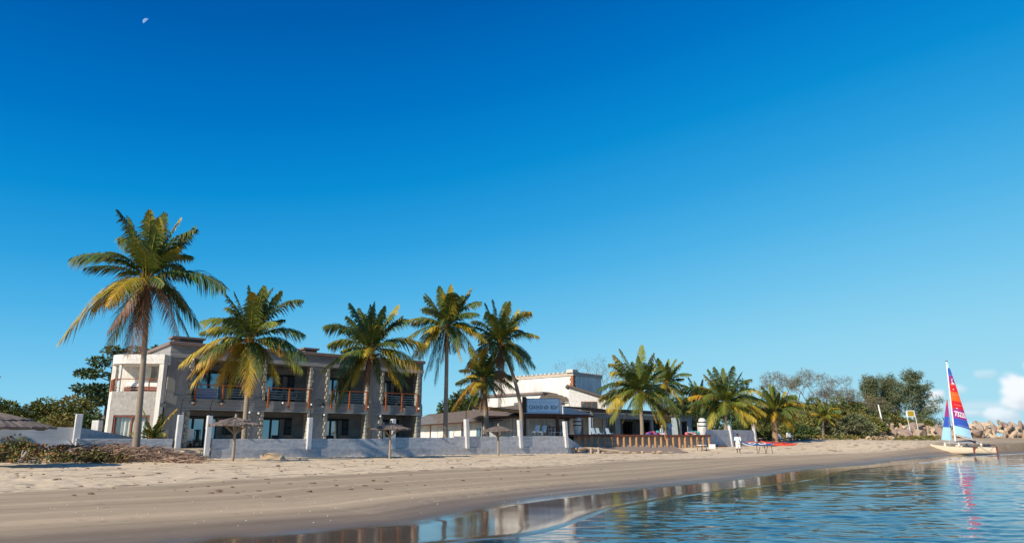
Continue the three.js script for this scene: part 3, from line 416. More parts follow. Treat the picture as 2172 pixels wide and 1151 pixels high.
// ---------- garden walls ----------
function pillarGeo(w, dpt, y0, y1, slant) { const g = new RoundedBoxGeometry(w, y1 - y0, dpt, 1, 0.025); g.translate(0, (y0 + y1) / 2, 0); const p = g.attributes.position; for (let i = 0; i < p.count; i++) { const k = (p.getY(i) - y0) / (y1 - y0); p.setX(i, p.getX(i) + slant * k); } g.computeVertexNormals(); return g; }
{
  const L0 = -8.6, L1 = 27.8, gap = [-3.42, -1.75], W = thing('garden_wall', 'long low grey garden wall with white pillars below the hotel', 'wall', [W0[0], 0, -W0[1]], ANG);
  const run = (a, b) => {
    const n = Math.max(1, Math.round((b - a) / 6));
    for (let i = 0; i < n; i++) { const s = lerp(a, b, i / n), e = lerp(a, b, (i + 1) / n), top = (L) => 1.6 + 0.26 * sstep(L, 4, 24); part('plinth', rbox(s, e - 0.004, 0.0, 0.98, -0.22, 0.06, 0.012), mat.wall, W); part('wall_panel', rbox(s, e - 0.004, 0.985, top((s + e) / 2), -0.2, 0.0, 0.015), mat.wallTop, W); }
  };
  run(L0, gap[0] - 0.28); run(gap[1] + 0.28, L1);
  part('gate_sill', box(gap[0] - 0.25, gap[1] + 0.25, 0.2, 0.62, -0.2, 0.03), mat.wall, W);
  const pil = (L, top, s = 0) => part('pillar', pillarGeo(0.3, 0.34, L < 0 ? 0.62 : 0.9, top, s).translate(L, 0, 0.0), mat.pillar, W);
  pil(gap[0], 2.98, 0.02); pil(gap[1], 2.98, 0.02); const more = [[4.65, 2.98, 0], [10.9, 3.0, -0.03], [17.35, 3.1, -0.13], [22.65, 3.12, -0.17], [27.65, 3.1, -0.16]]; for (const [L, t, s] of more) pil(L, t, s);
  // shells set along the sill of the gap
  for (let i = 0; i < 10; i++) { const g = new THREE.IcosahedronGeometry(0.085, 1); g.scale(0.9, 1.2, 0.8); g.translate(gap[0] + 0.3 + i * 0.14, 0.74, 0); part('sill_stone', g, mat.stone, W); }
  const lampAt = (L, h, reach, label) => {
    const [x, d] = wallAt(L), g = thing('gooseneck_lamp', label, 'lamp', [x, h, -d], ANG * 0.3, 'gooseneck lamps on the wall pillars');
    part('arm', tube([V(0, 0, 0), V(0, 0.55, 0), V(reach * 0.18, 1.0, 0.02), V(reach * 0.6, 1.2, 0.05), V(reach * 0.95, 1.05, 0.08), V(reach, 0.9, 0.08)], [0.03, 0.02], 6), mat.metal, g);
    part('base_plate', new THREE.CylinderGeometry(0.09, 0.11, 0.05, 10).translate(0, 0.025, 0), mat.metal, g);
    const sh = part('lamp_shade', new THREE.LatheGeometry([[0.03, 0.14], [0.06, 0.13], [0.09, 0.05], [0.2, -0.05], [0.24, -0.07]].map(([r, y]) => new THREE.Vector2(r, y)), 14).translate(reach, 0.85, 0.08), mat.metal, g);
    part('bulb', new THREE.SphereGeometry(0.085, 10, 8).translate(reach, 0.74, 0.08), mat.bulb, sh);
  };
  lampAt(gap[0], 2.98, 0.62, 'black gooseneck lamp on the left pillar of the wall gap'); lampAt(gap[1], 2.98, 0.62, 'black gooseneck lamp on the right pillar of the wall gap, above the first parasol'); lampAt(4.65, 2.98, 0.75, 'black gooseneck lamp on the pillar right of the second balcony'); lampAt(10.9, 3.0, 0.7, 'black gooseneck lamp on the pillar below the last balcony'); lampAt(17.2, 3.1, 0.55, 'black gooseneck lamp on the pillar beside the slender palm');
  const end = wallAt(L1), E = thing('ramp_wall', 'short grey wall sloping down from the last pillar towards the deck', 'wall', [end[0], 0, -end[1]], 0); { const g = prism([[0, 0], [4.2, 0], [2.4, 0.95], [0, 1.8]], 0.22); g.rotateY(0.95); part('wall_panel', g, mat.wall, E); }
}
{ // the raised wall at the far left with its corner pillar
  const W = thing('side_wall', 'higher grey wall at the left edge with a white corner pillar', 'wall', [-24.1, 0, -40]);
  { const g = rbox(-30, -0.1, 0.1, 2.2, -0.2, 0, 0.02); g.rotateY(ANG); part('wall_panel', g, mat.wallTop, W); } { const g = pillarGeo(0.34, 0.36, 0.4, 2.93, 0); g.rotateY(ANG); g.translate(0.1, 0, 0.02); part('pillar', g, mat.pillar, W); }
  { const g = prism([[0, 0.3], [3.3, 0.3], [3.3, 1.68], [0, 2.2]], 0.2); g.rotateY(1.1); g.translate(0.2, 0, -0.1); part('sloping_panel', g, mat.wall, W); }
  part('far_pillar', pillarGeo(0.45, 0.5, 0.4, 2.75, 0).translate(-2.3, 0, -6), mat.pillar, W);
}

// ---------- thatched parasols on the beach ----------
function parasol(px, D, yTop, r, label) {
  const y0 = groundAt(atX(px, D, 0.4), D) - 0.03, x = atX(px, D, 1.2), H = yTop - y0, g = thing('thatched_parasol', label, 'parasol', [x, y0, -D], px * 0.7, 'thatched parasols on the beach'), R = mulberry(px | 0);
  part('pole', tube([V(0, -0.3, 0), V(0.02, H * 0.3, 0), V(-0.01, H * 0.6, 0.01), V(0, H - 0.1, 0)], [0.085, 0.07], 8), mat.grayWood, g);
  for (let k = 0; k < 8; k++) { const a = k / 8 * 2 * Math.PI; part('strut', rod(V(Math.cos(a) * 0.06, H * 0.62, Math.sin(a) * 0.06), V(Math.cos(a) * r * 0.52, H - 0.36, Math.sin(a) * r * 0.52), 0.028, 0.024, 5), mat.grayWood, g); }
  const rise = r * 0.25;
  for (const [ra, rb, ya, n] of [[0.0, 0.62, 0, 20], [0.5, 1.0, -0.045, 40]]) for (let k = 0; k < n; k++) {  // reed bundles, lapped in two rows
    const a = k / n * 2 * Math.PI, w = Math.PI / n * 1.08, j = (R() - 0.5) * 0.05, rr = r * (rb + (rb === 1 ? (R() - 0.5) * 0.07 : 0)), yy = (q) => H - 0.06 - rise * Math.pow(q / r, 1.15) + ya;
    const pt = (q, s, d) => [Math.cos(a + s * w) * q, yy(q) + d + j, Math.sin(a + s * w) * q], r0 = r * ra + 0.02, t = 0.05;
    const P = [...pt(r0, -1, 0), ...pt(r0, 1, 0), ...pt(rr, -1, 0), ...pt(rr, 1, 0), ...pt(r0, 0, 0.03), ...pt(rr, 0, 0.035), ...pt(r0, -1, -t), ...pt(r0, 1, -t), ...pt(rr, -1, -t), ...pt(rr, 1, -t)];
    const b = new THREE.BufferGeometry(); b.setAttribute('position', new THREE.Float32BufferAttribute(P, 3)); b.setAttribute('uv', new THREE.Float32BufferAttribute([0, 0, 0.2, 0, 0, 1, 0.2, 1, 0.1, 0, 0.1, 1, 0, 0, 0.2, 0, 0, 1, 0.2, 1].map((v, i) => v + (i % 2 ? 0 : k * 0.17)), 2));
    b.setIndex([0, 4, 2, 4, 5, 2, 4, 1, 5, 1, 3, 5, 6, 8, 7, 7, 8, 9, 2, 5, 8, 5, 3, 9, 5, 9, 8, 0, 2, 6, 2, 8, 6, 1, 7, 3, 3, 7, 9]); const c = b.toNonIndexed(); c.computeVertexNormals(); part('reed_bundle', c, R() < 0.5 ? mat.thatch : mat.thatchWarm, g);
  }
  part('peak_post', new THREE.CylinderGeometry(0.07, 0.09, 0.28, 7).translate(0, H, 0), mat.grayWood, g);
}
parasol(495, 38.6, 2.74, 1.36, 'thatched beach parasol before the wall gap, leftmost whole one'); parasol(827, 46, 2.62, 1.24, 'thatched beach parasol before the third and fourth balconies'); parasol(1057, 53.5, 2.58, 1.22, 'thatched beach parasol before the low thatched wing'); parasol(-32, 30.5, 2.75, 2.45, 'wide thatched parasol cut by the left edge');

// ---------- low thatched wing, running back from the name board ----------
function courses(parent, A, B, C, Dp, n, m, th = 0.05, name = 'roof_course') {   // lapped courses from the eave A-B up to the ridge C-D
  for (let i = 0; i < n; i++) {
    const a = A.clone().lerp(C, i / n), b = B.clone().lerp(Dp, i / n), c = A.clone().lerp(C, (i + 1.12) / n), d = B.clone().lerp(Dp, (i + 1.12) / n);
    const nrm = b.clone().sub(a).cross(c.clone().sub(a)).normalize(); if (nrm.y < 0) nrm.negate(); const lift = nrm.clone().multiplyScalar(th * 1.6);
    const P = [a.clone().add(lift), b.clone().add(lift), c, d, a.clone().add(lift).addScaledVector(nrm, -th), b.clone().add(lift).addScaledVector(nrm, -th), c.clone().addScaledVector(nrm, -th), d.clone().addScaledVector(nrm, -th)], pos = P.flatMap((v) => [v.x, v.y, v.z]), len = a.distanceTo(b);
    const g = new THREE.BufferGeometry(); g.setAttribute('position', new THREE.Float32BufferAttribute(pos, 3)); g.setAttribute('uv', new THREE.Float32BufferAttribute([0, 0, len / 2, 0, 0, 0.3, len / 2, 0.3, 0, 0, len / 2, 0, 0, 0.3, len / 2, 0.3].map((v, k) => v + (k % 2 ? i * 0.13 : i * 0.37)), 2));
    g.setIndex([0, 1, 2, 1, 3, 2, 4, 6, 5, 5, 6, 7, 0, 4, 1, 1, 4, 5, 0, 2, 4, 2, 6, 4, 1, 5, 3, 3, 5, 7]); const h = g.toNonIndexed(); h.computeVertexNormals(); part(name, h, m, parent);
  }
}
{
  const W = thing('thatched_wing', 'long low white wing with a brown shingle roof behind the garden', 'building', [1.0, 0, -70], Math.atan2(-0.91, 0.42) + Math.PI);   // local x runs away to the left
  const L = 33;   // local x from 0 (near) to L (far); front faces local +z or -z, found below
  const s = -1;
  courses(W, V(-0.6, 3.45, s * 2.6), V(L, 3.35, s * 2.6), V(-0.6, 5.0, s * -1.2), V(L, 5.0, s * -1.2), 9, mat.thatchWarm);
  courses(W, V(-0.6, 3.45, s * -5), V(L, 3.35, s * -5), V(-0.6, 4.98, s * -1.22), V(L, 4.98, s * -1.22), 4, mat.roofDark);
  part('fascia', box(-0.6, L, 3.30, 3.42, s * 2.45 - 0.05, s * 2.45 + 0.05), mat.brown, W);
  const holes = [[2.2, 3.2], [5.6, 8.6], [12, 13.2], [17, 18.4]]; let x = 0;
  for (const [a, b] of [...holes, [L, L]]) { if (a > x) part('wall', box(x, a, 0.6, 3.6, s * 1.2 - 0.12, s * 1.2 + 0.12), mat.white, W); if (b > a) { part('wall', box(a, b, 0.6, 1.55, s * 1.2 - 0.119, s * 1.2 + 0.119), mat.white, W); part('wall', box(a, b, 2.75, 3.6, s * 1.2 - 0.119, s * 1.2 + 0.119), mat.white, W); pane(W, a, b, 1.55, 2.75, s * 1.2 - 0.09); } x = b; }
  part('gable_wall', box(-0.12, 0.12, 0.6, 3.6, -1.05, 4.6), mat.white, W);
  for (const px of [4.3, 10.2, 15.2, 21]) part('veranda_post', rod(V(px, 0.7, s * 2.35), V(px, 3.4, s * 2.35), 0.09, 0.08, 7), mat.brown, W);
  part('garden_parapet', box(0, 22, 0.6, 1.75, -3.1, -2.9), mat.white, W);
}

// ---------- the white house with the tiled tower ----------
const HU = [0.67, 0.742], HANG = Math.atan2(0.742, 0.67);      // its right-hand face runs along HU (x, metres ahead)
{
  const Hs = thing('white_house', 'white house with a tile-capped tower, brown gables and brick corner', 'building', [7.72, -0.15, -90], HANG), R = mulberry(403); Hs.scale.setScalar(1.1);
  // local x along the shaded right-hand face, local -z runs back along the sunlit left-hand face
  const LF = 12.5, LR = 5.6, T = 8.75;
  part('tower_front', box(0, LR, 1.5, T, -0.3, 0), mat.white, Hs); part('tower_side', box(0.0, 0.3, 1.5, T, -LF, -0.303), mat.white, Hs); part('tower_back', box(0.303, LR, 1.5, T, -LF, -LF + 0.3), mat.white, Hs); part('tower_end', box(LR - 0.3, LR - 0.003, 1.5, T, -LF + 0.303, -0.303), mat.white, Hs);
  part('parapet_band', box(-0.1, LR + 0.1, T, T + 0.32, -0.4, 0.1), mat.tan, Hs); part('parapet_band', box(-0.1, 0.4, T, T + 0.32, -LF - 0.1, -0.403), mat.tan, Hs); part('parapet_band', box(0.403, LR + 0.1, T, T + 0.32, -LF - 0.1, -LF + 0.4), mat.tan, Hs); part('flat_roof', box(0.31, LR - 0.31, T - 0.5, T - 0.35, -LF + 0.31, -0.31), mat.tan, Hs);
  const tileG = new THREE.CylinderGeometry(0.17, 0.17, 0.62, 8, 1, false, 0, Math.PI); tileG.rotateX(Math.PI / 2); tileG.rotateZ(Math.PI / 2 - Math.PI / 2);
  for (let k = 0; k < 15; k++) { const g = part('cap_tile', tileG, mat.tile, Hs); g.rotation.z = Math.PI / 2; g.position.set(0.25 + k * 0.375, T + 0.325, -0.15); }
  for (let k = 0; k < 18; k++) { const g = part('cap_tile', tileG, mat.tile, Hs); g.rotation.set(0, Math.PI / 2, Math.PI / 2, 'YXZ'); g.position.set(0.15, T + 0.325, -0.75 - k * 0.66); }
  part('corner_block', rbox(-0.3, 0.75, T + 0.323, T + 0.72, -0.75, 0.2, 0.04), mat.tile, Hs);
  for (let k = 0; k < 7; k++) part('corner_brick', rbox(-0.06, k % 2 ? 0.26 : 0.42, T - 1.85 + k * 0.265, T - 1.6 + k * 0.265, k % 2 ? -0.45 : -0.3, 0.05, 0.015), mat.brick, Hs);
  // lower storey pushed out on the sunlit side, with a dark gutter line
  part('lower_wall', box(-1.3, -0.003, 1.2, 6.75, -LF, -3.4), mat.white, Hs); part('gutter', box(-1.62, 0, 6.753, 7.0, -LF - 0.2, -3.2), mat.cornice, Hs);
  for (const [z0, z1, y0, y1] of [[-7.9, -6.4, 4.9, 5.9], [-11.2, -10.2, 4.5, 5.3]]) { const f = part('window', box(-1.36, -1.3, y0, y1, z0, z1), mat.brownWin, Hs); part('pane', box(-1.38, -1.363, y0 + 0.1, y1 - 0.1, z0 + 0.1, (z0 + z1) / 2 - 0.05), mat.glass, f); part('pane', box(-1.38, -1.363, y0 + 0.1, y1 - 0.1, (z0 + z1) / 2 + 0.05, z1 - 0.1), mat.glass, f); }
  part('drain_pipe', rod(V(-1.36, 4.2, -5.2), V(-1.36, 6.2, -5.2), 0.05, 0.05, 6), mat.gutter, Hs);
  // gabled wing before the tower, its white face to the sun; the roof falls to the right
      const Gw = (name, geo, m) => { geo.rotateY(-0.82); geo.translate(-0.55, 0, 1.4); return part(name, geo, m, Hs); };   // turned to face the beach
  Gw('gable_wall', prism([[-1.2, 1.5], [3.0, 1.5], [3.0, 6.0], [-1.2, 7.3]], 0.25), mat.white);
  Gw('gable_side', box(2.75, 2.997, 1.5, 5.95, -3.5, -0.253), mat.white); Gw('gable_side', box(-1.197, -0.95, 1.5, 7.15, -3.5, -0.253), mat.white);
  Gw('gable_roof', prism([[-1.5, 7.4], [3.5, 5.86], [3.5, 6.06], [-1.5, 7.62]], 4.0).translate(0, 0, 0.35), mat.roofDark);
  { const f = Gw('window', box(0.05, 1.85, 4.4, 5.75, 0.0, 0.06), mat.brownWin); for (let k = 0; k < 3; k++) { const g = box(0.15 + k * 0.57, 0.62 + k * 0.57, 4.5, 5.65, 0.063, 0.075); g.rotateY(-0.82); g.translate(-0.55, 0, 1.4); part('pane', g, mat.glass, f); } }
  // small lean-to roof left of the gable
  Gw('porch_wall', box(-4.6, -1.25, 1.5, 5.5, -2.2, -1.9), mat.white); Gw('porch_side', box(-1.7, -1.25, 1.5, 5.75, -1.897, -0.5), mat.whiteWarm);
  { const a = [V(-5.1, 5.4, -0.4), V(-1.3, 5.6, -0.4), V(-4.0, 6.9, -3.4), V(-1.3, 6.95, -3.4)].map((v) => v.applyAxisAngle(V(0, 1, 0), -0.82).add(V(-0.55, 0, 1.4))); courses(Hs, a[0], a[1], a[2], a[3], 6, mat.roofDark, 0.05, 'lean_to_course'); }
  Gw('lean_to_beam', box(-5.0, -1.3, 5.22, 5.36, -0.6, -0.45), mat.white);
}

// ---------- terrace, columns, deck ----------
const DECK = 2.0;
function wallWithDoors(parent, x0, x1, y0, y1, z, doors, top, m, deep = 5) {   // a wall with real openings into a closed room behind it
  let x = x0; for (const [a, b] of [...doors, [x1, x1]]) { if (a > x) part('back_wall', box(x, a, y0, y1, z - 0.2, z), m, parent); if (b > a) part('lintel', box(a, b, top, y1, z - 0.198, z - 0.002), m, parent); x = b; }
  part('room_wall', box(x0, x1, y0, y1, z - deep - 0.2, z - deep), m, parent); part('room_wall', box(x0, x0 + 0.2, y0, y1, z - deep, z - 0.203), m, parent); part('room_wall', box(x1 - 0.2, x1, y0, y1, z - deep, z - 0.203), m, parent); part('room_ceiling', box(x0, x1, y1, y1 + 0.1, z - deep - 0.2, z), m, parent); part('room_floor', box(x0, x1, y0 - 0.1, y0 - 0.003, z - deep - 0.2, z), mat.tan, parent);
}
const CU = [0.68, 0.733], CANG = Math.atan2(0.733, 0.68);
{
  const T = thing('terrace_pavilion', 'long blue-grey columned terrace with a low brown roof', 'building', [8.75, 0, -80], CANG), L = 27;
  part('terrace_floor', box(-7, L, 0.8, DECK - 0.04, -8, 1.5), mat.tan, T);
  part('beam', box(0, L, 4.0, 4.55, -0.35, 0), mat.blueGrey, T); part('gutter', rod(V(-0.1, 4.53, 0.1), V(L, 4.5, 0.1), 0.09, 0.09, 6), mat.gutter, T); part('down_pipe', rod(V(0.12, DECK, 0.1), V(0.12, 4.5, 0.1), 0.06, 0.06, 6), mat.gutter, T);
  for (const [x, w] of [[0, 0.36], [2.7, 0.3], [5.1, 0.62], [12.6, 0.3], [16.5, 0.4], [21, 0.4], [26, 0.4]]) part('column', rbox(x, x + w, DECK - 0.04, 4.0, -0.33, -0.02, 0.02), mat.blueGrey, T);
  courses(T, V(-0.3, 4.58, 0.35), V(L + 0.4, 4.58, 0.35), V(-0.3, 5.45, -5.5), V(L + 0.4, 5.45, -5.5), 8, mat.roofDark);
  wallWithDoors(T, -6.8, L, DECK - 0.04, 4.6, -5, [[-4.6, -3.3], [-2.6, -0.4], [0.6, 2.6], [3.6, 5.4], [8, 10.4], [13.5, 16], [18, 20]], 3.9, mat.innerBlue);
  for (const [x0, x1, g] of [[0.36, 2.6, 1], [5.8, 12.5, 0]]) if (!g) for (let k = 0; k < 9; k++) part('reed_screen', rod(V(lerp(x0, x1, k / 8) + 0.1, DECK, -2.6), V(lerp(x0, x1, k / 8), 4.1, -2.6), 0.05, 0.04, 5), mat.brown, T);
  part('side_awning', prism([[-5.0, 4.2], [-0.05, 4.2], [-0.05, 4.42], [-2.4, 4.75], [-5.0, 5.0]], 0.12).translate(0, 0, 0.1), mat.gutter, T);
  part('front_beam', rod(V(-6.6, 4.1, 0.25), V(0, 4.12, 0.25), 0.13, 0.13, 7), mat.brown, T);
}
{ // name board on its log frame
  const B = thing('name_board', 'blue name board reading Castelo do Mar on a log frame', 'sign', [atX(1117, 66, 4), 0, -66], 0.12), w = 3.06, y0 = 3.95, y1 = 5.28;
  const cv = document.createElement('canvas'); cv.width = 1024; cv.height = 448; const c = cv.getContext('2d');
  c.fillStyle = '#c4e0f6'; c.fillRect(0, 0, 1024, 448); const img = c.getImageData(0, 0, 1024, 448), d = img.data; for (let i = 0; i < d.length; i += 4) { const x = (i / 4) % 1024, y = Math.floor(i / 4 / 1024), v = 34 * (fbm(x / 60, y / 40, 4, 8) - 0.5); d[i] += v; d[i + 1] += v; d[i + 2] += v * 0.8; } c.putImageData(img, 0, 0);
  c.strokeStyle = '#2c4c74'; c.lineWidth = 5; c.strokeRect(10, 10, 1004, 428);
  c.save(); c.transform(1, 0, -0.12, 1, 22, 0); c.fillStyle = '#12284c'; c.font = 'italic bold 186px serif'; c.textBaseline = 'middle'; c.textAlign = 'center'; c.fillText('Castelo do Mar', 524, 268, 930); c.restore();
  c.strokeStyle = '#4a6f9a'; c.lineWidth = 7; c.setLineDash([26, 9, 14, 7, 34, 10]); for (const [y, a, b] of [[92, 60, 960], [128, 150, 900]]) { c.beginPath(); c.moveTo(a, y); c.lineTo(b, y); c.stroke(); } c.setLineDash([16, 8, 22, 6]); c.lineWidth = 6; c.beginPath(); c.moveTo(330, 402); c.lineTo(960, 402); c.stroke();
  const t = new THREE.CanvasTexture(cv); t.colorSpace = THREE.SRGBColorSpace; t.magFilter = THREE.LinearFilter;
  part('board', box(0, w, y0, y1, -0.09, 0), M(0.20, 0.36, 0.55, 0.8), B);
  const f = new THREE.PlaneGeometry(w - 0.06, y1 - y0 - 0.06); f.translate(w / 2, (y0 + y1) / 2, 0.006); part('lettering', f, new THREE.MeshStandardMaterial({ map: t, roughness: 0.75 }), B);
  part('edge_post', rod(V(-0.2, 1.5, -0.15), V(-0.2, 5.42, -0.15), 0.2, 0.19, 8), mat.brown, B); part('edge_post', rod(V(-0.02, 3.75, -0.2), V(-0.06, 5.35, -0.2), 0.12, 0.12, 7), mat.orange, B); part('edge_post', rod(V(w - 0.15, 1.8, -0.3), V(w - 0.15, 3.9, -0.3), 0.17, 0.17, 8), mat.brown, B); part('white_post', box(w + 0.02, w + 0.22, 3.9, 5.1, -0.3, -0.12), mat.white, B);
  part('cross_beam', rod(V(-0.4, 3.78, 0), V(w + 2.9, 3.72, -0.6), 0.15, 0.14, 8), mat.brown, B); part('ledge', box(-0.3, w + 0.2, 3.9, 3.945, -0.5, 0.16), mat.gutter, B);
  part('roof_edge', rod(V(-4.6, 4.5, -1.2), V(-0.3, 4.05, -0.1), 0.17, 0.15, 7), mat.log, B);
  part('shade_roof', rbox(-4.4, 5.2, 3.62, 3.7, -9, -0.3, 0.02), mat.brown, B); wallWithDoors(B, -3.4, 5.0, 1.6, 3.617, -7, [[0.4, 1.3], [1.9, 3.3], [3.7, 4.5]], 3.1, mat.innerBlue, 1.8);
}
{
  const xl = atX(1228, 68, 1.5), xr = atX(1504, 72.5, 1.5), ang = Math.atan2(4.5, xr - xl), len = Math.hypot(4.5, xr - xl);
  const Dk = thing('wooden_deck', 'wooden deck edge with a dark rail carried on a row of logs', 'deck', [xl, 0, -68], ang), R = mulberry(511);
  part('retaining_wall', box(-0.2, len + 0.1, 0.3, DECK - 0.12, -0.75, -0.55), mat.wall, Dk); part('deck_floor', box(-0.4, len + 0.15, DECK - 0.115, DECK - 0.03, -9, -0.35), mat.brown, Dk);
  part('edge_rail', rbox(-0.45, len + 0.2, DECK - 0.13, DECK + 0.06, -0.347, 0.12, 0.03), mat.rail, Dk); part('lower_rail', rbox(-0.4, 1.1, DECK - 0.36, DECK - 0.24, -0.1, 0.05, 0.02), mat.orange, Dk); part('side_rail', rbox(-0.6, -0.45, DECK - 0.13, DECK + 0.04, -7, 0.1, 0.02), mat.rail, Dk);
  for (let k = 0; k <= 21; k++) { const x = k / 21 * len, y0 = groundAt(xl + (x / len) * (xr - xl), 68 + 4.5 * x / len) - 0.25, b = (R() - 0.5) * 0.14; part('log_post', tube([V(x + (R() - 0.5) * 0.06, y0, 0), V(x + b, lerp(y0, DECK, 0.4), 0.02), V(x + b * 0.6, lerp(y0, DECK, 0.75), 0), V(x, DECK - 0.135, 0)], (t) => 0.10 + 0.035 * Math.sin(t * 3), 7), mat.log, Dk); }
}

// ---------- leafy trees and shrubs ----------
const foliage = new THREE.MeshPhysicalMaterial({ color: 0xffffff, vertexColors: true, roughness: 0.7, side: THREE.DoubleSide });
function leaves(clumps, n, len, wid, cols, R, hang = 0, shell = 0.55) {     // many single leaves spread through clumps [x, y, z, rx, ry, rz]
  const P = [], C = [], I = [], vol = clumps.map((c) => Math.pow(c[3] * c[4] * c[5], 0.67)), sum = vol.reduce((a, b) => a + b, 0);
  clumps.forEach((c, ci) => {
    const tone = 0.8 + 0.4 * R(), col = cols[Math.floor(R() * cols.length)];
    for (let k = 0, m = Math.round(n * vol[ci] / sum); k < m; k++) {
      let a = R() * 6.283, b = Math.acos(2 * R() - 1), r = Math.pow(shell + (1 - shell) * R(), 0.7) * (R() < 0.08 ? 1.12 : 1);
      const o = V(Math.sin(b) * Math.cos(a), Math.cos(b), Math.sin(b) * Math.sin(a)), p = V(c[0] + o.x * c[3] * r, c[1] + o.y * c[4] * r, c[2] + o.z * c[5] * r);
      const d = V(o.x + (R() - 0.5) * 1.6, o.y * 0.6 + (R() - 0.5) * 1.4 - hang, o.z + (R() - 0.5) * 1.6).normalize(), s = d.clone().cross(V(R() - 0.5, R() - 0.2, R() - 0.5)).normalize(), L = len * (0.6 + 0.8 * R()), w = wid * (0.6 + 0.7 * R());
      const k0 = P.length / 3, m1 = p.clone().addScaledVector(d, L * 0.5), q = [p, m1.clone().addScaledVector(s, w), p.clone().addScaledVector(d, L), m1.clone().addScaledVector(s, -w)], cc = R() < 0.8 ? col : cols[Math.floor(R() * cols.length)], t = tone * (0.7 + 0.6 * R());
      for (const v of q) { P.push(v.x, v.y, v.z); C.push(cc[0] * t, cc[1] * t, cc[2] * t); } I.push(k0, k0 + 1, k0 + 2, k0, k0 + 2, k0 + 3);
    }
  });
  const g = new THREE.BufferGeometry(); g.setAttribute('position', new THREE.Float32BufferAttribute(P, 3)); g.setAttribute('color', new THREE.Float32BufferAttribute(C, 3)); g.setIndex(I); g.computeVertexNormals(); return g;
}
function branches(base, h, R, depth, spread, out, rad, lean = V(0, 1, 0), bend = 0.25) {   // a branching skeleton of rods; ends are returned in out.tips
  const step = (p, d, len, r, k) => {
    const mid = p.clone().addScaledVector(d, len * 0.5).add(V((R() - 0.5) * bend * len, 0, (R() - 0.5) * bend * len)), e = mid.clone().addScaledVector(d, len * 0.5);
    out.g.push(rod(p, mid, r, r * 0.85, k > 1 ? 4 : 6), rod(mid, e, r * 0.85, r * 0.66, k > 1 ? 4 : 6));
    if (k >= depth) { out.tips.push(e); return; }
    const n = k === 0 ? 3 + (R() * 2 | 0) : 2 + (R() * 2 | 0);
    for (let i = 0; i < n; i++) { const a = i / n * 6.283 + R() * 1.5, nd = d.clone().add(V(Math.cos(a) * spread, (R() - 0.35) * 0.5, Math.sin(a) * spread)).normalize(); step(e, nd, len * (0.62 + 0.25 * R()), r * 0.62, k + 1); }
  };
  step(base, lean.clone().normalize(), h, rad, 0); return out;
}
const gDark = [[0.035, 0.068, 0.016], [0.055, 0.09, 0.02], [0.08, 0.11, 0.024]], gOlive = [[0.12, 0.145, 0.026], [0.17, 0.17, 0.036], [0.085, 0.11, 0.022], [0.22, 0.175, 0.05]], gGrey = [[0.13, 0.155, 0.07], [0.17, 0.18, 0.09], [0.10, 0.125, 0.05]], gPine = [[0.085, 0.125, 0.06], [0.12, 0.15, 0.07], [0.15, 0.16, 0.075]], gVine = [[0.10, 0.12, 0.02], [0.16, 0.15, 0.025], [0.07, 0.09, 0.02], [0.22, 0.14, 0.03]];
function shrub(name, label, group, px, D, yBase, yTop, wpx, cols, seed, opt = {}) {
  const R = mulberry(seed), sc = 1589 / D, h = yTop - yBase, w = wpx / sc / 2, s = thing(name, label, opt.cat ?? 'shrub', [atX(px, D, (yBase + yTop) / 2), yBase, -D], 0, group), cl = [];
  const o = branches(V(0, -0.2, 0), h * 0.32, R, 2, 0.9, { g: [], tips: [] }, 0.05 + h * 0.016); part('stem', merge(o.g), opt.bark ?? mat.bark, s);
  const n = opt.clumps ?? 12; for (let k = 0; k < n; k++) { const a = k * 2.4 + seed, r = Math.sqrt((k + 0.4) / n), yy = h * (0.28 + 0.62 * (1 - r * r * 0.75) * (0.55 + 0.45 * R())); const cr = (0.26 + 0.16 * R()) * Math.min(w, h * 1.3); cl.push([Math.cos(a) * r * w * 0.82, Math.min(h - cr * 0.6, yy), Math.sin(a) * r * w * 0.6, cr, cr * (opt.flat ?? 0.72), cr]); }
  part('foliage', leaves(cl, opt.n ?? 3600, opt.len ?? 0.24, opt.wid ?? 0.06, cols, R, opt.hang ?? 0.1), foliage, s); return s;
}
const SH = 'shrubs behind the left wall';
shrub('garden_shrub', 'round olive shrub behind the left wall, nearest the white corner pillar', SH, 150, 53, 1.0, 4.6, 130, gOlive, 601, { n: 6500, clumps: 16 });
shrub('garden_shrub', 'dark olive shrub behind the left wall, middle of three', SH, 92, 56, 1.0, 4.9, 120, gOlive, 602, { n: 6000, clumps: 15 });
shrub('garden_shrub', 'olive shrub behind the left wall, cut by the picture edge', SH, 2, 55, 1.0, 4.8, 120, gOlive, 603, { n: 5500, clumps: 14 });
shrub('garden_shrub', 'low dark shrub in the corner below the white wing', SH, 190, 50, 1.0, 3.3, 60, gDark, 604, { n: 2600, clumps: 9 });
{ // layered almond tree behind the wing
  const R = mulberry(611), D = 60, t = thing('almond_tree', 'dark almond tree with flat leafy tiers left of the white wing', 'tree', [atX(222, D, 4), 0.9, -D]), H = yAt(742, D) - 0.9, g = [rod(V(0, -0.3, 0), V(0.2, H * 0.95, 0), 0.2, 0.06, 8)], cl = [];
  for (const [y, dx, r] of [[745, 60, 1.2], [768, -20, 1.3], [795, -30, 1.6], [796, 20, 1.4], [822, -50, 1.5], [828, -10, 1.7], [850, -20, 1.8], [846, 25, 1.5], [745, -6, 0.9], [742, 100, 0.8]]) { const yy = yAt(y, D) - 0.9, x = dx / 26.5; g.push(rod(V(0.1, yy - 0.5, 0), V(x, yy, (R() - 0.5)), 0.05, 0.025, 5)); for (let k = 0; k < 4; k++) cl.push([x + (R() - 0.5) * r * 1.3, yy + (R() - 0.5) * 0.25, (R() - 0.5) * 1.6, r * 0.5, 0.3, r * 0.55]); }
  part('trunk', merge(g), mat.bark, t); part('crown', leaves(cl, 4200, 0.3, 0.085, gDark, R), foliage, t);
}
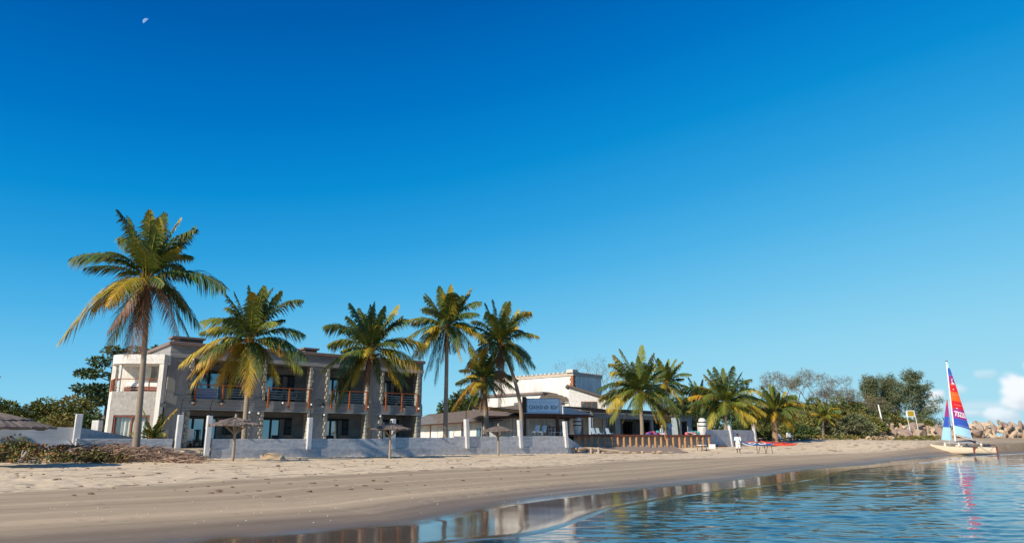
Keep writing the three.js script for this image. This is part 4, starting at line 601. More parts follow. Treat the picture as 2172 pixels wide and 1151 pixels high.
shrub('broadleaf_tree', 'dark broadleaf tree behind the low thatched wing', null, 985, 104, 1, yAt(826, 104), 130, gDark, 621, { n: 7500, clumps: 20, len: 0.42, wid: 0.13, cat: 'tree' });
shrub('broadleaf_tree', 'loose tree with round leaves behind the spreading palm', null, 1572, 98, 1.3, yAt(798, 98), 90, gDark, 622, { n: 1500, clumps: 13, len: 0.42, wid: 0.13, cat: 'tree' });
shrub('broadleaf_tree', 'dark tree filling the gap behind the deck palms', null, 1452, 100, 1.3, yAt(838, 100), 110, gDark, 623, { n: 5200, clumps: 16, len: 0.4, wid: 0.12, cat: 'tree' });
const SR = 'shrubs on the bank behind the beach';
for (const [px, D, top, w, cols, lab, o] of [
  [1500, 97, 880, 90, gDark, 'dark shrub behind the second banded keg', {}], [1585, 95, 884, 80, gDark, 'dark shrub behind the slanted pillars', {}], [1625, 93, 898, 70, gOlive, 'olive shrub left of the stout palm', {}], [1690, 97, 893, 80, gOlive, 'olive shrub right of the stout palm', {}],
  [1720, 99, 868, 80, gOlive, 'olive shrub below the bare tree', {}], [1775, 100, 838, 90, gOlive, 'tall brownish shrub right of the bare tree', { n: 4200 }], [1820, 102, 858, 80, gOlive, 'olive shrub left of the leaning pole', {}],
  [1772, 95, 884, 60, gGrey, 'grey-green shrub with strap leaves, left of two', { len: 0.55, wid: 0.06 }], [1815, 95, 880, 70, gGrey, 'grey-green shrub with strap leaves, right of two', { len: 0.55, wid: 0.06 }], [1858, 97, 886, 60, gOlive, 'olive shrub at the foot of the leaning pole', {}],
  [1705, 95, 905, 60, gDark, 'low dark shrub on the bank left of the grey-green shrubs', {}], [1905, 108, 878, 60, gOlive, 'olive shrub below the feathery trees', {}], [1965, 112, 892, 46, gOlive, 'olive shrub right of the yellow sign', {}], [1880, 112, 862, 50, gOlive, 'shrub behind the leaning pole', {}],
  [1640, 100, 866, 90, gOlive, 'leafy shrub directly behind the stout palm', { n: 4500 }], [1682, 104, 846, 90, gOlive, 'tall olive shrub left of the largest bare tree', { n: 4800 }], [1735, 103, 836, 80, gOlive, 'tall olive shrub at the foot of the largest bare tree', { n: 4800 }], [1800, 106, 838, 90, gOlive, 'tall olive shrub between the bare trees', { n: 4800 }], [1845, 106, 866, 80, gGrey, 'grey-green shrub before the leftmost feathery tree', { n: 4200 }], [1600, 101, 852, 90, gDark, 'tall dark shrub between the last two palms', { n: 4800 }], [1520, 104, 848, 90, gDark, 'tall dark shrub left of the spreading palm', { n: 4800 }], [1925, 110, 888, 70, gOlive, 'low olive shrub below the yellow sign', { n: 3600 }],
  [2010, 110, 903, 40, gVine, 'low green bush growing out of the breakwater', { n: 1500 }], [1660, 103, 858, 60, gDark, 'dark shrub behind the stout palm', {}], [1745, 106, 846, 60, gOlive, 'shrub under the bare branches', {}]]) shrub('bank_shrub', lab, SR, px, D, groundAt(atX(px, D), D) - 0.1, yAt(top, D), w, cols, 700 + px, { n: 3000, len: 0.32, wid: 0.075, ...o });
function bareTree(px, D, top, label, seed, spread) { const R = mulberry(seed), x = atX(px, D, 4), y0 = groundAt(x, D), t = thing('bare_tree', label, 'tree', [x, y0, -D], 0, 'leafless trees on the bank'), o = branches(V(0, -0.3, 0), (yAt(top, D) - y0) * 0.32, R, 6, spread, { g: [], tips: [] }, 0.19); part('branches', merge(o.g), mat.twig, t); const cl = o.tips.filter((_, i) => i % 3 === 0).map((p) => [p.x, p.y, p.z, 0.3, 0.3, 0.3]); part('sparse_leaves', leaves(cl, px < 1300 ? 900 : 4200, 0.5, 0.02, [[0.18, 0.14, 0.07], [0.14, 0.15, 0.06], [0.2, 0.14, 0.09]], R), foliage, t); }
bareTree(1712, 106, 782, 'bare twiggy tree, largest, above the olive shrubs', 811, 0.75); bareTree(1775, 108, 806, 'smaller bare tree right of the largest', 812, 0.85); bareTree(1262, 106, 776, 'pale bare tree peeping above the tower roof', 813, 0.8); bareTree(1830, 108, 836, 'low bare tree left of the feathery trees', 814, 1.0);
function casuarina(px, D, top, w, label, seed) {               // upright limbs hung with fine drooping needles
  const R = mulberry(seed), x = atX(px, D, 5), y0 = groundAt(x, D), H = yAt(top, D) - y0, t = thing('casuarina_tree', label, 'tree', [x, y0, -D], 0, 'feathery trees beside the breakwater'), g = [rod(V(0, -0.3, 0), V(0.1, H * 0.9, 0), 0.19, 0.05, 7)], cl = [], W = w / (1589 / D) / 2;
  for (let k = 0; k < 62; k++) { const h = H * (0.06 + 0.88 * Math.pow(R(), 0.9)), a = R() * 6.283, q = W * (1.05 - 0.75 * Math.pow(h / H, 1.6)) * (0.35 + 0.65 * R()), e = V(Math.cos(a) * q, h + 0.5 + R() * 0.9, Math.sin(a) * q); g.push(rod(V(0, h - 0.6, 0), e, 0.045, 0.02, 4)); for (let m = 0; m < 4; m++) { const f = 0.4 + m * 0.22; cl.push([e.x * f, lerp(h - 0.6, e.y, f) + 0.1, e.z * f, 0.32 + 0.12 * R(), 0.5, 0.36]); } }
  part('trunk', merge(g), mat.bark, t); part('crown', leaves(cl, 14000, 0.55, 0.042, gPine, R, 0.25, 0.15), foliage, t);
}
casuarina(1856, 122, 804, 72, 'feathery tree, leftmost of the three', 831); casuarina(1892, 124, 805, 72, 'feathery tree, middle of the three', 832); casuarina(1940, 120, 796, 130, 'feathery tree, broadest of the three, behind the yellow sign', 833);
{ // creepers on the bank and on the heap at the left
  const R = mulberry(851), cl = []; for (let k = 0; k < 230; k++) { const px = 1625 + 385 * R(), D = 88 + 22 * R() + (px - 1625) * 0.012, x = atX(px, D), e = 88 + Math.max(0, px - 1760) * 0.03; if (D < e) continue; cl.push([x, groundAt(x, D) + 0.12, -D, 0.9, 0.28, 0.9]); }
  const v = part('bank_creeper', leaves(cl, 15000, 0.26, 0.07, gVine, R), foliage, scene); tag(v, 'green and rusty creeper covering the bank behind the beach', 'creeper'); stuffOf(v);
  const c2 = []; for (let k = 0; k < 130; k++) { const px = -30 + 300 * Math.pow(R(), 1.25), D = 34.6 + 4 * R(), x = atX(px, D); c2.push([x, groundAt(x, D) + 0.12 + 0.22 * R(), -D, 0.45, 0.2, 0.45]); }
  const v2 = part('heap_creeper', leaves(c2, 9000, 0.14, 0.045, [...gVine, [0.30, 0.13, 0.03], [0.12, 0.07, 0.03]], R), foliage, scene); tag(v2, 'green and rust-red creeper over the heap at the left', 'creeper'); stuffOf(v2);
  // dry fronds, roots and sticks thrown on the heap
  const stick = [], M2 = [M(0.26, 0.17, 0.12, 0.95), M(0.42, 0.29, 0.21, 0.95), M(0.12, 0.075, 0.055, 0.95)];
  for (let m = 0; m < 3; m++) { const g = []; for (let k = 0; k < 480; k++) { const px = 130 + 285 * R(), D = 35.3 + 3.4 * R(), x = atX(px, D), fall = sstep(415 - px, 0, 90), y = groundAt(x, D) + R() * 0.42 * fall, a = (R() - 0.5) * 2.6 + (px > 290 ? -0.2 : 0.3), l = 0.3 + R() * 1.1, dy = (R() - 0.35 - (px > 290 ? 0.35 : 0)) * 0.5 * l; g.push(tube([V(x, y, -D), V(x + Math.cos(a) * l * 0.5, y + dy * 0.5 + 0.1 * R(), -D + Math.sin(a) * l * 0.3), V(x + Math.cos(a) * l, Math.max(groundAt(x + Math.cos(a) * l, D) + 0.02, y + dy), -D + Math.sin(a) * l * 0.6)], [0.012 + 0.018 * R() * R() * 2, 0.008], 4)); } const o = part(numbered('dry_litter'), merge(g), M2[m], scene); tag(o, ['brown fallen fronds heaped at the foot of the tallest palm', 'pale dry stalks strewn over the heap at the left', 'dark tangled roots inside the heap at the left'][m], 'litter'); stuffOf(o); }
  const dw = thing('driftwood_stump', 'pale forked driftwood stump standing in the creeper', 'driftwood', [atX(52, 34.6), groundAt(atX(52, 34.6), 34.6), -34.6]); part('stem', tube([V(-0.15, -0.15, 0), V(0, 0.2, 0), V(0.18, 0.55, 0)], [0.12, 0.07], 7), mat.barkPale, dw); part('fork', tube([V(0.02, 0.25, 0), V(0.0, 0.4, 0.05), V(0.06, 0.62, 0.1)], [0.06, 0.04], 6), mat.barkPale, dw);
  const sp = thing('spiky_plant', 'spiky green rosette before the left wall', 'plant', [atX(50, 37.5), groundAt(atX(50, 37.5), 37.5) + 0.1, -37.5]); for (let k = 0; k < 26; k++) { const a = k * 2.4, e = 0.3 + 1.1 * (k / 26), q = Math.cos(e) * 0.75, g = new THREE.ConeGeometry(0.022, 0.85, 4); g.translate(0, 0.42, 0); g.rotateX(Math.PI / 2 - e); g.rotateY(a); part('leaf', g, M(0.07, 0.11, 0.03, 0.7), sp); }
}

const ORD = ['first', 'second', 'third', 'fourth', 'fifth', 'sixth', 'seventh', 'eighth', 'ninth', 'tenth', 'eleventh', 'twelfth', 'thirteenth', 'fourteenth', 'fifteenth', 'sixteenth', 'seventeenth', 'eighteenth', 'nineteenth', 'twentieth', 'twenty-first', 'twenty-second', 'twenty-third', 'twenty-fourth', 'twenty-fifth', 'twenty-sixth', 'twenty-seventh', 'twenty-eighth', 'twenty-ninth', 'thirtieth'];
function ordinal(list, say) { list.sort((a, b) => a.position.x / -a.position.z - b.position.x / -b.position.z).forEach((m, i) => { m.userData.label = say(ORD[i]); }); }   // labels by order from left to right as seen from the beach
// ---------- breakwater of concrete armour blocks ----------
{
  const limb = (w0, w1, l) => { const g = new THREE.CylinderGeometry(w1, w0, l, 7, 1); return g; };
  const dolos = () => { const a = limb(0.34, 0.34, 1.5), l = []; a.rotateZ(Math.PI / 2); l.push(a); for (const s of [-1, 1]) for (const u of [-1, 1]) { const b = limb(0.36, 0.24, 1.0); b.translate(0, 0.5, 0); if (s < 0) { b.rotateZ(u > 0 ? 0 : Math.PI); } else b.rotateX(u > 0 ? Math.PI / 2 : -Math.PI / 2); b.translate(s * 0.72, 0, 0); l.push(b); } const g = merge(l); g.computeVertexNormals(); return g; };
  const DG = dolos(), rocks = [0, 1, 2].map((k) => { const g = mergeVertices(new THREE.IcosahedronGeometry(0.85, 2).deleteAttribute('normal').deleteAttribute('uv')); rough(g, 0.75, 1.25, 900 + k); const h = toCreasedNormals(g, 0.5); h.scale(1.25, 0.72, 0.9); return h; });
  const pal = [[0.54, 0.41, 0.28], [0.45, 0.33, 0.23], [0.34, 0.245, 0.175], [0.60, 0.465, 0.33]].map((c) => M(...c, 0.95, { bumpMap: plasterBump, bumpScale: 0.02 })), rockMat = [M(0.30, 0.22, 0.18, 0.95), M(0.38, 0.31, 0.25, 0.95)], R = mulberry(877);
  const line = (f) => { const px = lerp(1862, 2260, f), D = lerp(97, 121, f); return [px, D]; };
  const rowsOf = [0, 1, 2].map(() => [[], []]);
  for (let k = 0; k < 96; k++) {
    const f = (k % 32 + R() * 0.8) / 32, row = Math.floor(k / 32), [px, D0] = line(f), D = D0 + row * 1.5 - 0.4, hi = lerp(1.0, 1.75, sstep(f, 0.3, 0.95)), x = atX(px, D, 2), y = groundAt(x, D) + 0.3 + row * 0.44 * hi + (R() - 0.5) * 0.3, isR = R() < 0.28, s = (isR ? 0.8 : 0.74) * (0.62 + 0.75 * R());
    const m = part(numbered(isR ? 'breakwater_rock' : 'concrete_block'), isR ? rocks[k % 3] : DG, isR ? rockMat[k % 2] : pal[Math.floor(R() * 4)], scene); m.position.set(x, y, -D); m.rotation.set(R() * 6.28, R() * 6.28, R() * 6.28); m.scale.setScalar(s);
    isR ? tag(m, 'rough brown boulder piled among the blocks of the breakwater', 'rock', 'boulders in the breakwater') : tag(m, 'pale twisted concrete block piled in the breakwater', 'concrete block', 'concrete blocks of the breakwater');
    rowsOf[row][isR ? 1 : 0].push(m);
  }
  rowsOf.forEach((l, r) => l.forEach((q, b) => ordinal(q, (n) => `${b ? 'rough brown boulder' : 'pale twisted concrete block'} in the ${['bottom', 'middle', 'top'][r]} row of the breakwater, ${n} from the left`)));
  const loose = [];
  for (const [px, D] of [[1848, 92], [1870, 92.5], [1858, 93], [1892, 93]]) { const x = atX(px, D), m = part(numbered('bank_stone'), rocks[px % 3], pal[px % 4], scene); m.position.set(x, groundAt(x, D) + 0.15, -D); m.scale.setScalar(0.55); m.rotation.y = px; tag(m, 'pale loose stone on the sand left of the breakwater', 'stone', 'loose stones by the breakwater'); loose.push(m); }
  ordinal(loose, (n) => `pale loose stone on the sand left of the breakwater, ${n} from the left`);
}

// ---------- beached catamaran ----------
{
  const D = 79, x = atX(2040, D, 1.5), y0 = groundAt(x, D), B = thing('catamaran', 'beached catamaran with cream hulls and rainbow-striped sail', 'boat', [x, y0 + 0.02, -D], 1.671); B.scale.setScalar(1.07);
  const hullMat = M(0.82, 0.72, 0.55, 0.35), deckMat = M(0.74, 0.73, 0.72, 0.5), alu = M(0.75, 0.75, 0.76, 0.35, { metalness: 0.3 }), dk = M(0.06, 0.06, 0.07, 0.8);
  const hull = (z) => {                                           // banana-shaped hull: sections along x
    const n = 26, m = 12, P = [], I = [];
    for (let i = 0; i <= n; i++) { const t = i / n, xx = lerp(-3.0, 3.1, t), keel = 0.42 * Math.pow(Math.max(0, t - 0.42) / 0.58, 2.4) + 0.10 * Math.pow(Math.max(0, 0.3 - t) / 0.3, 2), top = 0.62 + 0.16 * t + 0.16 * Math.pow(t, 4), w = 0.20 * Math.pow(Math.max(0.02, Math.sin(Math.PI * Math.min(1, 0.22 + t * 0.78))), 0.8);
      for (let j = 0; j <= m; j++) { const a = j / m * Math.PI, yy = top - (top - keel) * Math.pow(Math.sin(a), 0.75); P.push(xx, yy, z + Math.cos(a) * w); } }
    for (let i = 0; i < n; i++) { for (let j = 0; j < m; j++) { const a = i * (m + 1) + j, b = a + m + 1; I.push(a, b, a + 1, b, b + 1, a + 1); } const a = i * (m + 1), b = a + m + 1; I.push(a, a + m, b, b, a + m, b + m); }
    for (const e of [0, n * (m + 1)]) for (let j = 1; j < m; j++) I.push(e, e + j, e + j + 1);
    const g = new THREE.BufferGeometry(); g.setAttribute('position', new THREE.Float32BufferAttribute(P, 3)); g.setIndex(I); return toCreasedNormals(g, 0.9);
  };
  for (const z of [-1.2, 1.2]) { const h = part('hull', hull(z), hullMat, B); part('rudder', rbox(-3.22, -3.0, 0.0, 0.75, z - 0.02, z + 0.02, 0.015), M(0.20, 0.05, 0.04, 0.5), h); for (const px of [-1.15, 0.85]) part('pylon', new THREE.CylinderGeometry(0.07, 0.13, 0.32, 8).translate(px, 0.92, z), hullMat, h); }
  for (const px of [-1.15, 0.85]) part('cross_beam', rod(V(px, 1.06, -1.28), V(px, 1.06, 1.28), 0.06, 0.06, 8), alu, B);
  for (const z of [-1.2, 1.2]) part('side_bar', rod(V(-1.2, 1.06, z), V(0.9, 1.06, z), 0.05, 0.05, 8), alu, B);
  part('trampoline', rbox(-1.12, 0.8, 1.02, 1.05, -1.15, 1.15, 0.01), deckMat, B);
  part('furled_gear', rough(tube([V(-1.3, 1.15, 0.5), V(-0.6, 1.22, 0.1), V(0.2, 1.14, -0.6)], [0.14, 0.1], 8), 0.08, 4, 8), dk, B);
  part('tiller', rod(V(-3.1, 0.85, -1.2), V(-3.1, 0.85, 1.2), 0.025, 0.025, 5), dk, B); part('tiller_extension', rod(V(-3.0, 0.9, 0.1), V(-1.3, 1.3, 0.4), 0.02, 0.02, 5), dk, B);
  const rake = -0.32, top = V(0.85 + rake, 9.35, 0); part('mast', rod(V(0.85, 1.08, 0), top, 0.075, 0.055, 9), M(0.86, 0.84, 0.80, 0.4), B); part('mast_cap', box(top.x - 0.12, top.x + 0.08, 9.35, 9.43, -0.05, 0.05), dk, B);
  part('boom', rod(V(0.80, 1.85, 0), V(-1.75, 1.32, 0.0), 0.045, 0.04, 7), alu, B);
  for (const [a, b] of [[V(0.65, 6.9, 0), V(0.2, 0.9, -1.2)], [V(0.65, 6.9, 0), V(0.2, 0.9, 1.2)], [V(0.68, 6.9, 0), V(2.98, 1.25, 0)], [V(2.98, 1.25, 0), V(2.95, 0.95, -1.2)], [V(2.98, 1.25, 0), V(2.95, 0.95, 1.2)]]) part('stay', rod(a, b, 0.009, 0.009, 4), alu, B);
  const sail = (luff0, luff1, clew, headW, stripes, marks, belly) => {
    const n = 26, m = 10, P = [], U = [], I = [];
    for (let i = 0; i <= n; i++) for (let j = 0; j <= m; j++) { const v = i / n, u = j / m, a = luff0.clone().lerp(luff1, v), e = clew.clone().lerp(luff1.clone().add(V(-headW, -0.05, 0)), v), roach = 0.09 * Math.sin(Math.PI * v); const p = a.lerp(e.add(V(-roach, 0, 0)), u); p.z += belly * Math.sin(Math.PI * u) * (1 - v * 0.7); P.push(p.x, p.y, p.z); U.push(u, v); }
    for (let i = 0; i < n; i++) for (let j = 0; j < m; j++) { const a = i * (m + 1) + j, b = a + m + 1; I.push(a, a + 1, b, a + 1, b + 1, b); }
    const g = new THREE.BufferGeometry(); g.setAttribute('position', new THREE.Float32BufferAttribute(P, 3)); g.setAttribute('uv', new THREE.Float32BufferAttribute(U, 2)); g.setIndex(I); g.computeVertexNormals();
    const cv = document.createElement('canvas'); cv.width = 256; cv.height = 1024; const c = cv.getContext('2d');
    for (const [v0, v1, col] of stripes) { c.fillStyle = col; c.beginPath(); c.moveTo(0, 1024 * (1 - v0) + 1); c.lineTo(256, 1024 * (1 - v0) + 1); c.lineTo(256, 1024 * (1 - v1)); c.lineTo(0, 1024 * (1 - v1)); c.fill(); } marks(c);
    const t = new THREE.CanvasTexture(cv); t.colorSpace = THREE.SRGBColorSpace; t.magFilter = THREE.LinearFilter; return [g, new THREE.MeshPhysicalMaterial({ map: t, roughness: 0.75, side: THREE.DoubleSide })];
  };
  const lb = '#9fd0e6', bl = '#2a55b4', pu = '#93307f', re = '#d51c26', or = '#f2641a';
  const [mg, mm] = sail(V(0.79, 1.95, 0), V(0.85 + rake - 0.07, 9.2, 0), V(-1.6, 1.42, 0), 0.16, [[0, 0.12, lb], [0.12, 0.23, bl], [0.23, 0.365, pu], [0.365, 0.47, re], [0.47, 0.60, or], [0.60, 0.72, re], [0.72, 0.82, pu], [0.82, 0.93, bl], [0.93, 1, lb]], (c) => {
    c.fillStyle = '#fdf6f8'; c.textAlign = 'center'; c.textBaseline = 'middle'; c.save(); c.font = 'bold 88px sans-serif'; c.translate(138, 1024 * (1 - 0.292)); c.scale(1, 1.12); c.fillText('73220', 0, 0, 216); c.restore();
    c.save(); c.strokeStyle = '#ffffff'; c.lineWidth = 15; c.lineCap = 'round'; c.lineJoin = 'round'; c.beginPath(); c.moveTo(150, 228); c.quadraticCurveTo(96, 232, 112, 268); c.lineTo(86, 296); c.lineTo(190, 290); c.stroke(); c.restore(); c.fillRect(84, 372, 26, 10); c.fillRect(76, 640, 26, 12);
  }, 0.16);
  part('mainsail', mg, mm, B); for (let k = 1; k < 7; k++) { const v = k / 7.2, a = V(0.79, 1.95, 0).lerp(V(0.85 + rake - 0.07, 9.2, 0), v), e = V(-1.72, 1.42, 0).lerp(V(0.85 + rake - 0.35, 9.15, 0), v); part('batten', rod(a.clone().add(V(0, 0, 0.12 * (1 - v))), e.add(V(-0.09 * Math.sin(Math.PI * v), 0, 0.04)), 0.008, 0.008, 4), M(0.8, 0.78, 0.8, 0.6), B); }
  const [jg, jm] = sail(V(2.95, 1.35, 0), V(1.25, 5.5, 0), V(1.75, 1.25, 0.3), 0.03, [[0, 0.32, lb], [0.32, 0.58, bl], [0.58, 0.86, pu], [0.86, 1, re]], () => {}, 0.22); part('jib', jg, jm, B);
}

// ---------- yellow sign, leaning pole, moon ----------
{
  const D = 101, x = atX(1938, D, 2.5), y0 = groundAt(x, D), s = thing('yellow_sign', 'small yellow sign in a white frame on two leaning posts', 'sign', [x, y0, -D], 0.1), H = yAt(905, D) - y0;
  for (const q of [-0.62, 0.62]) part('post', rod(V(q + 0.35, -0.4, 0), V(q - 0.05, yAt(872, D) - y0, 0), 0.045, 0.04, 6), mat.linen, s);
  part('panel', rbox(-0.64, 0.52, yAt(884, D) - y0, yAt(870, D) - y0, 0.05, 0.09, 0.015), mat.linen, s); part('yellow_face', box(-0.52, 0.40, yAt(882.5, D) - y0, yAt(871.5, D) - y0, 0.092, 0.1), M(0.42, 0.29, 0.02, 0.8), s);
  const D2 = 99, a = V(atX(1880, D2, 2), groundAt(atX(1880, D2), D2) - 0.3, -D2), p = part(numbered('leaning_pole'), rod(V(0, 0, 0), V(atX(1868, D2, 4) - a.x, yAt(858, D2) - a.y, 0), 0.12, 0.09, 8), mat.linen, scene); p.position.copy(a); tag(p, 'thick white pole leaning left among the bank shrubs', 'pole');
}
{ // the lit part of the waxing moon: a thin cap of a far sphere
  const Dm = 3000, y = yAt(45, Dm), x = atX(309, Dm, y), r = 16, P = [], I = [], n = 20; 
  for (let i = 0; i <= n; i++) for (let j = 0; j <= n; j++) { const a = i / n * Math.PI, b = lerp(-0.95, 0.25, j / n) * Math.PI / 2 * 1.0; P.push(Math.sin(a) * Math.sin(b) * r, Math.cos(a) * r, Math.sin(a) * Math.cos(b) * r * 0.5); }
  for (let i = 0; i < n; i++) for (let j = 0; j < n; j++) { const a = i * (n + 1) + j, b = a + n + 1; I.push(a, b, a + 1, b, b + 1, a + 1); }
  const g = new THREE.BufferGeometry(); g.setAttribute('position', new THREE.Float32BufferAttribute(P, 3)); g.setIndex(I); g.computeVertexNormals(); g.rotateZ(-0.75);
  const m = part('moon', g, M(0.17, 0.27, 0.47, 1), scene); m.position.set(x, y, -Dm); m.castShadow = false; tag(m, 'pale waxing moon high in the sky at the upper left', 'moon');
}

// ---------- kegs, kayaks, tables, chairs ----------
function keg(px, D, yb, h, label) {
  const g = thing('banded_keg', label, 'barrel', [atX(px, D, 2.5), yb, -D], 0, 'banded white kegs on the deck'), wh = M(0.84, 0.82, 0.80, 0.6, { map: plasterTex }), prof = (y) => 0.235 + 0.20 * Math.pow(Math.sin(Math.PI * Math.min(1, 0.06 + y * 0.72)), 1.0);
  const pts = [[0, 0]]; for (let i = 0; i <= 16; i++) pts.push([prof(i / 16) * h / 1.75 * (i === 16 ? 0.86 : 1), i / 16 * h]); pts.push([0, h + 0.02]); part('body', new THREE.LatheGeometry(pts.map(([r, y]) => new THREE.Vector2(r, y)), 22), wh, g);
  for (const y of [0.58, 0.80]) { const r = prof(y) * h / 1.75 + 0.012; part('band', new THREE.CylinderGeometry(r, r, 0.11, 22, 1, false).translate(0, y * h, 0), mat.metal, g); } part('lid', new THREE.CylinderGeometry(0.2, 0.26, 0.1, 18).translate(0, h + 0.03, 0), wh, g);
}
keg(1225, 69, DECK - 0.02, 1.6, 'white keg with two dark bands at the left end of the deck'); keg(1491, 73.2, DECK - 0.02, 1.65, 'white keg with two dark bands at the right end of the deck');
{ const g = thing('white_post', 'pair of white posts flanking the right keg', 'post', [atX(1491, 73.6, 2), DECK - 0.03, -73.6]); for (const q of [-0.42, 0.45]) part('post', rbox(q - 0.07, q + 0.07, 0, 1.3, -0.07, 0.07, 0.02), mat.pillar, g); part('tie', box(-0.35, 0.38, 1.1, 1.18, -0.04, 0.04), mat.pillar, g); }
function kayak(x, y, z, len, turn, top, bottom, label) {
  const k = thing('kayak', label, 'kayak', [x, y, z], turn, 'kayaks on the sand'), n = 28, m = 12; k.rotation.x = 0.34; const shell = (y0, y1, up) => { const P = [], I = []; for (let i = 0; i <= n; i++) { const t = i / n, w = 0.37 * Math.pow(Math.sin(Math.PI * lerp(0.02, 0.98, t)), 0.75), sheer = 0.22 * Math.pow(Math.abs(2 * t - 1), 3); for (let j = 0; j <= m; j++) { const a = j / m * Math.PI; P.push(lerp(-len / 2, len / 2, t), 0.22 + sheer + (up ? 1 : -1) * Math.sin(a) * (up ? y1 : y0) * Math.pow(Math.sin(Math.PI * lerp(0.03, 0.97, t)), 0.5), Math.cos(a) * w); } } for (let i = 0; i < n; i++) for (let j = 0; j < m; j++) { const a = i * (m + 1) + j, b = a + m + 1; I.push(a, b, a + 1, b, b + 1, a + 1); } const g = new THREE.BufferGeometry(); g.setAttribute('position', new THREE.Float32BufferAttribute(P, 3)); g.setIndex(I); g.computeVertexNormals(); return g; };
  part('hull', shell(0.22, 0, false), bottom, k); part('deck', shell(0, 0.11, true), top, k); for (const q of [-0.16, 0.14]) { const r = new THREE.TorusGeometry(0.26, 0.035, 6, 18); r.rotateX(Math.PI / 2); r.scale(1.35, 1, 0.85); r.translate(q * len, 0.36, 0); const c = part('cockpit', r, bottom, k); part('seat', rbox(q * len - 0.2, q * len + 0.2, 0.335, 0.37, -0.17, 0.17, 0.02), mat.dark, c); }
}
{
  const red = M(0.60, 0.085, 0.05, 0.4), blue = M(0.02, 0.13, 0.36, 0.4), wh = M(0.82, 0.80, 0.78, 0.4), K = (px, D, len, turn, t, b, l, dy = 0) => { const x = atX(px, D, 1); kayak(x, groundAt(x, D) + 0.0 + dy, -D, len, turn, t, b, l); };
  K(1607, 76.5, 3.4, -0.12, blue, wh, 'blue kayak with a white hull on the sand'); K(1612, 79.5, 4.0, -0.3, red, red, 'red kayak lying behind the blue one'); K(1652, 78.8, 3.8, -0.22, red, red, 'red kayak at the foot of the stout palm');
}
{ // iron table frame on the sand, and the chair by the deck
  const D = 67, x = atX(1620, D, 0.8), t = thing('table_frame', 'bare iron table frame standing on the sand', 'table', [x, groundAt(x, D), -D], 0.18), h = 0.72;
  for (const q of [-0.74, -0.36, 0.02, 0.38, 0.74]) part('leg', rod(V(q, -0.1, q === 0.02 ? 0.4 : q === 0.38 || q === -0.36 ? -0.35 : 0.25), V(q, h, 0.1), 0.024, 0.024, 6), mat.brown, t); part('top_frame', rbox(-0.78, 0.78, h - 0.03, h + 0.03, -0.35, 0.4, 0.02), mat.brown, t);
  const D2 = 69, x2 = atX(1489, D2, 1), c = thing('white_seat_chair', 'dark metal chair with a white seat before the deck', 'chair', [x2, groundAt(x2, D2), -D2], 0.5);
  for (const a of [-1, 1]) for (const b of [-1, 1]) part('leg', rod(V(a * 0.33, -0.08, b * 0.26), V(a * 0.3, b < 0 ? 1.05 : 0.55, b * 0.26), 0.024, 0.024, 6), mat.metal, c); part('seat', rbox(-0.34, 0.34, 0.5, 0.57, -0.3, 0.3, 0.03), mat.linen, c); part('back_rail', rod(V(-0.3, 1.02, -0.26), V(0.3, 1.02, -0.26), 0.024, 0.024, 6), mat.metal, c);
  const x3 = atX(1511, 71, 1), b = part(numbered('white_box'), rough(new RoundedBoxGeometry(0.55, 0.42, 0.45, 2, 0.04).translate(0, 0.21, 0), 0.03, 3, 3), mat.linen, scene); b.position.set(x3, groundAt(x3, 71) - 0.02, -71); tag(b, 'white box on the sand at the end of the deck', 'box');
  const x4 = atX(1531, 75, 1), d = part(numbered('wooden_step'), rbox(-0.45, 0.45, 0, 0.16, -0.3, 0.3, 0.03), mat.brown, scene); d.position.set(x4, groundAt(x4, 75), -75); tag(d, 'dark wooden step lying on the sand by the grey wall', 'step');
}
{ // wall with slanted pillars right of the deck
  const x0 = atX(1502, 74, 1), x1 = atX(1606, 81, 1), ang = Math.atan2(7, x1 - x0), len = Math.hypot(7, x1 - x0), W = thing('beach_head_wall', 'grey wall with two slanted white pillars right of the deck', 'wall', [x0, 0, -74], ang);
  for (let k = 0; k < 3; k++) { const g = rbox(len * k / 3, len * (k + 1) / 3 - 0.004, 0.3, 2.6, -0.2, 0, 0.02), p = g.attributes.position; for (let i = 0; i < p.count; i++) p.setZ(i, p.getZ(i) - 0.06 * p.getY(i)); g.computeVertexNormals(); part('wall_panel', g, mat.wall, W); }
  for (const q of [0.47, 0.985]) part('pillar', pillarGeo(0.3, 0.3, 0.5, q < 0.6 ? 3.0 : 3.3, -0.34).translate(q * len + 0.25, 0, -0.1), mat.pillar, W);
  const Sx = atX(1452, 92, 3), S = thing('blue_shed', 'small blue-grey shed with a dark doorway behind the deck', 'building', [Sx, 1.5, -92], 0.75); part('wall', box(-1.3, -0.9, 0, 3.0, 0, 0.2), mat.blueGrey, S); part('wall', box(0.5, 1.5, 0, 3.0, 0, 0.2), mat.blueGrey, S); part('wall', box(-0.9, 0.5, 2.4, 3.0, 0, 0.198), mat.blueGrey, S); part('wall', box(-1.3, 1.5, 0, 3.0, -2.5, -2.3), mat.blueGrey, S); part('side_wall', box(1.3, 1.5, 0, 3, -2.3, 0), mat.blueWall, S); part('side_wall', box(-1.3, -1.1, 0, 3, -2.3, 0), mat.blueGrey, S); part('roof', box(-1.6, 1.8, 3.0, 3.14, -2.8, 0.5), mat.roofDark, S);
  const pp = part(numbered('wooden_post'), rod(V(0, 0, 0), V(-0.15, 2.1, 0), 0.13, 0.11, 8), mat.log, scene); pp.position.set(atX(1441, 80, 3), DECK - 0.05, -80); tag(pp, 'bare upright log on the deck beside the shed', 'post');
}
